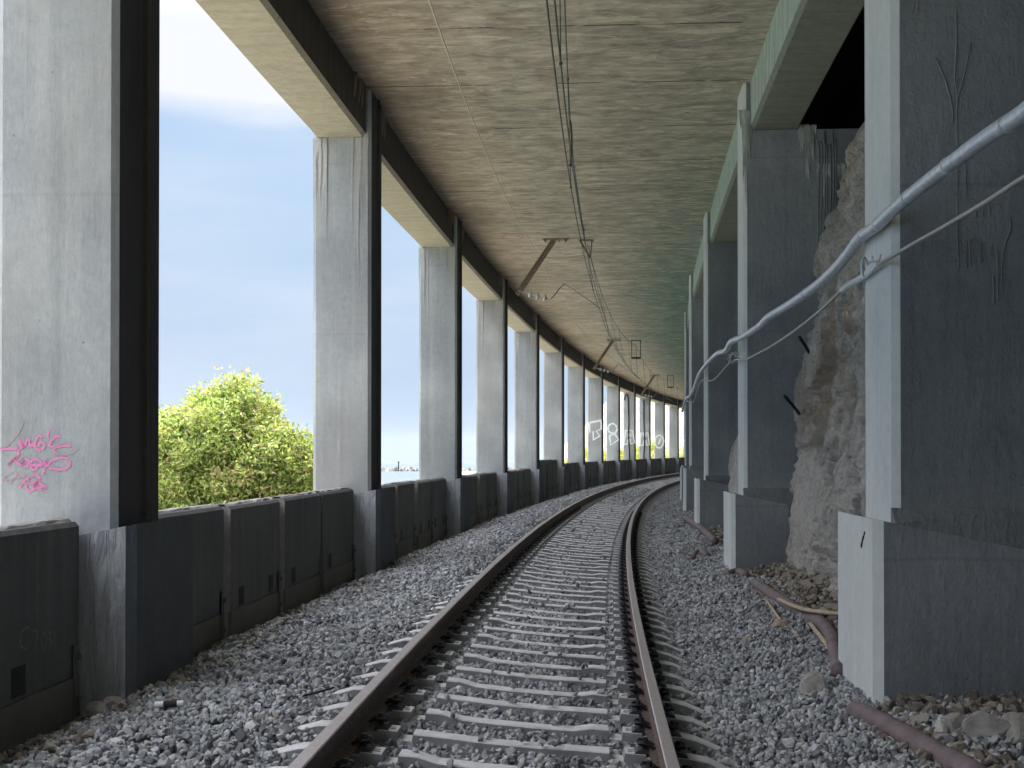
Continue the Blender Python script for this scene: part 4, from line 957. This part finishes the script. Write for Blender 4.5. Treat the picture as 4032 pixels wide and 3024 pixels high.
# messenger hangers: U frames
def uframe(a,label,small=False):
    lat=mlat(a); P=Tk(lat,a); t=theading(a); rx=Vector((math.cos(t),-math.sin(t),0)); zc=S(0,a,HC).z; root=empty('hanger_frame',Vector((P.x,P.y,zc)),-t)
    tag(root,label,'hanger','ceiling hangers carrying the messenger wire')
    w=.2; dep=.82 if not small else .6
    mb=MB()
    if small:
        mb.tube([Vector((P.x,P.y,zc-.02))-rx*.15,Vector((P.x,P.y,zc-.45))+rx*.10],.035,4); mb.tube([Vector((P.x,P.y,zc-.02))+rx*.14,Vector((P.x,P.y,zc-.45))+rx*.10],.022,4); mb.box(Vector((P.x,P.y,zc-.02)),(.36,.14,.02))
    else:
        for s in (-1,1): mb.tube([Vector((P.x,P.y,zc-.005))+rx*w*s,Vector((P.x,P.y,zc-dep))+rx*w*s],.018,6)
        mb.tube([Vector((P.x,P.y,zc-.03))-rx*w,Vector((P.x,P.y,zc-.03))+rx*w],.018,6)
    fixn(mb.build('frame',M['steel'] if small else M['wire'],root))
    if not small:
        mb=MB(); 
        q0=Vector((P.x,P.y,zc-dep))
        pts=[q0+rx*(-w+2*w*j/12) for j in range(13)]; mb.tube(pts,[.03 if j%2 else .055 for j in range(13)],10); fixn(mb.build('insulator',M['iron'],root))
uframe(33.2,'small triangular steel hanger beside the nearest slanted bracket',True)
uframe(62.3,'dark rectangular hanger frame on ceiling near the second slanted bracket'); uframe(90.3,'smaller dark rectangular hanger frame on the ceiling at the bend')
# wires
def wire(name,fn,rad,mat,label,a0=-2,a1=135,step=1.0,n=6):
    A=np.arange(a0,a1,step); P=[fn(a) for a in A]; mb=MB(); mb.tube(P,rad,n); o=mb.build(name,mat,origin=P[len(P)//3],smooth=True); tag(o,label,'wire'); return o
def contact(off,dz): 
    def f(a): p=Tk(zig(a)+off-.0,a); return Vector((p.x,p.y,cz_(a,4.92+dz)))
    return f
def mess(a):
    ph=((a-33)%29)/29; s=4*ph*(1-ph); h0=6.72-.35*min(1,max(0,(a-33)/29)); p=Tk(mlat(a),a); return Vector((p.x,p.y,cz_(a,h0-.42*s)))
wire('contact_wire',contact(.03,0),.0085,M['wire'],'left one of the paired dark contact wires over the track centre')
wire('contact_wire',contact(-.03,0),.0085,M['wire'],'right one of the paired dark contact wires over the track centre')
wire('messenger_wire',mess,.0085,M['wire'],'upper messenger wire hung close under the ceiling')
def guard(a):
    ph=((a-33)%29)/29; s=4*ph*(1-ph); l=float(np.interp(a,[14,33,62,90,117],[1.22,1.42,1.62,1.92,2.2])); p=Tk(l,a); return Vector((p.x,p.y,S(0,a,HC-.35-.30*s).z))
wire('earth_wire',guard,.009,M['wire2'],'thin pale earth wire running from bracket to bracket on the sea side')
# droppers
mbs=[]
k=0
for a in list(np.arange(12,120,5.6)):
    p0=mess(a); p1=contact(.03 if k%2 else -.03,0)(a+.05); k+=1
    mb=MB(); mb.tube([p0,p1],.005 if a<60 else .008,5); mb.tube([p1-Vector((0,.03,0)),p1+Vector((0,.03,0))],.016,6); mb.tube([p0-Vector((0,.03,0)),p0+Vector((0,.03,0))],.016,6)
    tag(mb.build('dropper_wire',M['wire'],origin=p0),'short vertical dropper tying the contact wires to the messenger wire','dropper','droppers between messenger and contact wires')
# slack jumper cable, clamps around first frames
pts=[mess(19.9),mess(19.5)+Vector((.01,0,-.10)),(mess(19.2)*.6+contact(0,0)(16.9)*.4)+Vector((.02,0,-.06)),contact(0,0)(16.8)+Vector((0,0,.12)),contact(0,0)(16.3)]
tube_thing('jumper_cable',pts,.014,M['wire'],'slack jumper cable linking messenger and contact wires overhead','cable',None,7,6)
T,B=info[1][1],info[1][2]; m1=T+(B-T)*.30; ts=Tk(mlat(33.2),33.2); e1=Vector((ts.x-.03,ts.y,S(0,33,HC-.38).z))
pts=[m1,m1+(e1-m1)*.3+Vector((0,0,-.05)),m1+(e1-m1)*.65+Vector((0,0,-.03)),e1]; tube_thing('stay_wire',pts,.012,M['wire2'],'short curved stay wire between bracket and triangular hanger','wire',None,6,5)
# ================================================================= OUTSIDE
# sea
SEA=EYE-7
def sea_mat():
    m,nt,b=newmat('sea_water'); p=pos(nt); b.inputs['Base Color'].default_value=(.07,.11,.14,1); b.inputs['Roughness'].default_value=.2
    bump(nt,b,[(tex(nt,p,.9,6,.65,stretch=(.6,1.6,1)),1.0,.35),(tex(nt,p,5,4,.6),.6,.05)]); return m
M['sea']=sea_mat()
mb=MB(); mb.add([(-4900,-1900,SEA),(4900,-1900,SEA),(4900,5900,SEA),(-4900,5900,SEA)],[(0,1,2,3)]); tag(mb.build('sea',M['sea'],origin=(0,0,0)),kind='structure')
# ground terrace between gallery and sea, sloping to the water; plus land to the right under everything
V=[];avs=np.arange(-60,225,4.); rs=[-40,-8,-3.9,0,3.45,4.5,7,11,15,20,26,34]
for a in avs:
    for r in rs:
        z={-40:-2.5,-8:-2.3,-3.9:-2.15,0:-2.15,3.45:-2.2,4.5:-2.3,7:-2.6,11:-3.0,15:-3.6,20:-4.8,26:-6.6,34:-8.2}[r]
        p=S(r,a,z+(.25*noise.noise(Vector((a*.2,r*.3,0))) if r>4 else 0)); V.append(p)
n=len(rs); F=[(j*n+q,j*n+q+1,(j+1)*n+q+1,(j+1)*n+q) for j in range(len(avs)-1) for q in range(n-1)]
g=mesh('ground',V,F,M['ground'],origin=(0,0,0)); tag(g,kind='structure')
if g.data.polygons[0].normal.z<0: g.data.flip_normals()
# low tan wall behind the tree
c0=px(585,1070,40); c1=px(760,1067,44); mb=MB(); d=(c1-c0).normalized(); nn=Vector((-d.y,d.x,0))
mb.hexa([c0+Vector((0,0,-2.5)),c1+Vector((0,0,-2.5)),c1+nn*.4+Vector((0,0,-2.5)),c0+nn*.4+Vector((0,0,-2.5)),c0+Vector((0,0,.2)),c1+Vector((0,0,.25)),c1+nn*.4+Vector((0,0,.25)),c0+nn*.4+Vector((0,0,.2))])
tag(fixn(mb.build('stone_wall',M['tanwall'],origin=(c0+c1)/2)),'low tan stone wall outside, behind the lower right of the tree','wall')
for k,(x,y,s) in enumerate(((655,1046,.45),(672,1052,.35),(640,1052,.3))):
    rock_piece('shore_rock',px(x,y,41.5),s,120+k,M['tanwall'],['large tan boulder on the low wall beside the tree','small tan boulder at the right end of the low wall','low tan boulder left on the low wall'][k],'boulder','tan boulders on the low wall',(1.3,1,.8))
# breakwater with marker
bw=Bulk(); n=900; t=rng.random(n); X=-160+t*330; 
Y=880+rng.normal(0,3,n)+t*10; Z=SEA+rng.uniform(-.5,1.6,n)*np.clip(1.2-np.abs(rng.normal(0,.5,n)),.1,1.2)
bw.add(VAR_F,np.stack([X,Y,Z],-1),rng.uniform(.8,2.4,n),rng.random(n)); M['bw']=stone_mat('breakwater_stone',[(0,(.10,.10,.10)),(.3,(.2,.19,.18)),(.6,(.33,.29,.25)),(.85,(.42,.36,.31)),(.95,(.5,.45,.4)),(1,(.55,.52,.48))])
tag(bw.build('breakwater',M['bw']),'low rocky breakwater far out on the sea between the columns','breakwater')
P=Vector(((861-1106)/2949*880,880,SEA+1)); mb=MB(); mb.tube([P,P+Vector((0,0,4.2))],[.5,.35],8); mb.tube([P+Vector((0,0,4.2)),P+Vector((0,0,5.4))],[.7,.3],8); tag(mb.build('beacon',M['iron'],origin=P),'tiny dark beacon post standing on the breakwater','beacon')
# headland hills
def hillmat(name,c0,c1,c2,sc):
    m,nt,b=newmat(name); p=pos(nt); col=mix(nt,ramp(nt,tex(nt,p,sc,8,.7),.42,.58),c0,c1); col=mix(nt,ramp(nt,tex(nt,p,sc*3,6,.7),.55,.65),col,c2); nt.links.new(col,b.inputs['Base Color']); b.inputs['Roughness'].default_value=.95
    bump(nt,b,[(tex(nt,p,sc*2,6,.7),.8,3)]); return m
M['hill']=hillmat('headland_slope',(.50,.45,.39),(.28,.30,.22),(.60,.55,.49),.06)
V=[];us=np.linspace(-30,420,120); ys=np.linspace(420,900,60)
for x in us:
    for y in ys:
        xr=(x/y)  # bearing only used to shape the real terrain: ridge rising eastwards
        e=max(0,min(1,(x-4-(y-420)*.06)/75)); ridge=math.exp(-((y-640)/170)**2)
        h=-9+ridge*(4+62*e**.8)+ (7*noise.fractal(Vector((x*.03,y*.03,0)),1,2,5))*min(1,e*3+.3)*ridge
        V.append((x,y,EYE+h))
n=len(ys); F=[(j*n+q,(j+1)*n+q,(j+1)*n+q+1,j*n+q+1) for j in range(len(us)-1) for q in range(n-1)]
h=mesh('hill',V,F,M['hill'],origin=(0,0,0),smooth=True); tag(h,kind='structure')
if h.data.polygons[0].normal.z<0: h.data.flip_normals()
# ---------------------------------------------------------------- vegetation
def leaf_mat(name,cols):
    m,nt,b=newmat(name); at=nd(nt,'ShaderNodeAttribute'); at.attribute_name='rnd'; r=nd(nt,'ShaderNodeValToRGB'); els=r.color_ramp.elements
    while len(els)<len(cols): els.new(.5)
    for i,(p_,c) in enumerate(cols): els[i].position=p_; els[i].color=c4(c)
    nt.links.new(at.outputs['Fac'],r.inputs[0]); nt.links.new(r.outputs[0],b.inputs['Base Color']); b.inputs['Roughness'].default_value=.45
    tr=nd(nt,'ShaderNodeBsdfTranslucent'); ms=nd(nt,'ShaderNodeMixShader'); ms.inputs[0].default_value=.35; ou=nt.nodes['Material Output']
    br=mix(nt,1.0,r.outputs[0],(1.35,1.4,.9),'MULTIPLY'); nt.links.new(br,tr.inputs[0]); nt.links.new(b.outputs[0],ms.inputs[1]); nt.links.new(tr.outputs[0],ms.inputs[2]); nt.links.new(ms.outputs[0],ou.inputs[0]); return m
M['leaf']=leaf_mat('glossy_leaf',[(0,(.13,.17,.06)),(.25,(.24,.33,.10)),(.55,(.44,.54,.18)),(.85,(.66,.72,.30)),(.95,(.66,.56,.34)),(1,(.45,.30,.20))])
M['leaf2']=leaf_mat('bush_leaf',[(0,(.20,.24,.06)),(.5,(.40,.44,.09)),(.8,(.56,.56,.13)),(1,(.60,.52,.18))])
M['bark']=simple('brown_bark',(.16,.11,.08),.9,0,c2=(.10,.07,.05),sc=12,bs=.5)
LV=[(np.array([[0,0,0],[.22,.5,.06],[0,1,0],[-.22,.5,.06],[0,.5,-.03]],dtype=np.float32),np.array([[0,1,4],[1,2,4],[2,3,4],[3,0,4]],dtype=np.int32))]
def tree(name,base,crown,label,nclump,nleaf,leaf,mat,trunk=True,seed=1,cat='tree',group=None,clr=.42):
    """crown: list of (centre offset Vector, (rx,ry,rz))"""
    global rng
    rs_=np.random.default_rng(seed); root=empty(name,base); tag(root,label,cat,group)
    vol=np.array([e[1][0]*e[1][1]*e[1][2] for e in crown]); pr_=vol/vol.sum(); tips=[]
    for _ in range(nclump):
        c,rd=crown[rs_.choice(len(crown),p=pr_)]; v=rs_.normal(size=3); v/=np.linalg.norm(v); rad=rs_.uniform(.30,1.0)**.5*rs_.uniform(.86,1.0)
        tips.append(np.array(c)+v*np.array(rd)*rad)
    tips=np.array(tips); P=[];RN=[];SC=[];
    for tp in tips:
        k=int(nleaf*rs_.uniform(.5,1.4)); v=np.clip(rs_.normal(size=(k,3)),-1.45,1.45)*clr*np.array([.5,.5,.42])*rs_.uniform(.6,1.15); P.append(tp+v); RN.append(np.clip(rs_.normal(.5+.2*rs_.normal(),.27,k),0,1)); SC.append(rs_.uniform(.7,1.3,k)*leaf)
    P=np.concatenate(P)+np.array(base); RN=np.concatenate(RN); SC=np.concatenate(SC)
    bk=Bulk(); old=rng; rng=rs_; bk.add(LV,P-np.array(base),SC,RN); rng=old
    o=bk.build('crown',mat); o.parent=root
    if trunk:
        mb=MB(); zc=crown[0][0][2]; fork=Vector((0,0,zc*.45)); mb.tube([Vector((0,0,-.3)),Vector((.05,0,zc*.2)),fork],[.17,.14,.12],9)
        for j in range(0,len(tips),max(1,len(tips)//46)):
            tp=Vector(tips[j]); mid=fork.lerp(tp,.5)+Vector((rs_.uniform(-.2,.2),rs_.uniform(-.2,.2),rs_.uniform(-.1,.25))); pp=smooth([tuple(fork),tuple(mid),tuple(tp)],4)
            mb.tube(pp,[.055*(1-q/len(pp))+.008 for q in range(len(pp))],5)
        mb.build('trunk',M['bark'],root,world=False,smooth=True)
    return root
zt=EYE-2.7
tree('leafy_tree',(-5.3,25.8,zt),[((-.1,0,2.6),(1.65,1.6,1.35)),((.0,0,3.35),(1.1,1.1,.90)),((-.9,-.2,2.5),(1.3,1.2,1.25)),((.8,.1,2.3),(.95,1.1,1.05)),((-.6,-.4,1.3),(1.9,1.3,.85)),((.25,0,4.15),(.18,.18,.28))],
     'big round yellow-green leafy tree outside between first and second columns',520,210,.095,M['leaf'],seed=3)
for k,(a,r,s) in enumerate(((100,7.2,1.1),(108,7.5,1.35),(115,6.8,1.2),(123,7.5,1.5),(131,7,1.4),(141,7.5,1.7),(151,7,1.8))):
    b=S(r,a,-2.8)
    tree('leafy_bush',tuple(b),[((0,0,1.3*s),(1.5*s,1.5*s,1.25*s))],'bright yellow-green bush outside the far columns, %s along from the viewer'%ordn[k],70,90,.16,M['leaf2'],trunk=False,seed=20+k,cat='bush',group='bushes outside the far columns',clr=.7)
hb=MB(); hb.box((0,2000,42),(9900,8000,118))
m=bpy.data.materials.new('air_haze'); m.use_nodes=True; nt=m.node_tree; nt.nodes.remove(nt.nodes['Principled BSDF']); v=nt.nodes.new('ShaderNodeVolumePrincipled'); v.inputs['Density'].default_value=.00007; v.inputs['Color'].default_value=(.85,.92,1,1); nt.links.new(v.outputs[0],nt.nodes['Material Output'].inputs['Volume'])
hz_=hb.build('haze',m,origin=(0,0,0)); tag(hz_,kind='stuff')
print('built')
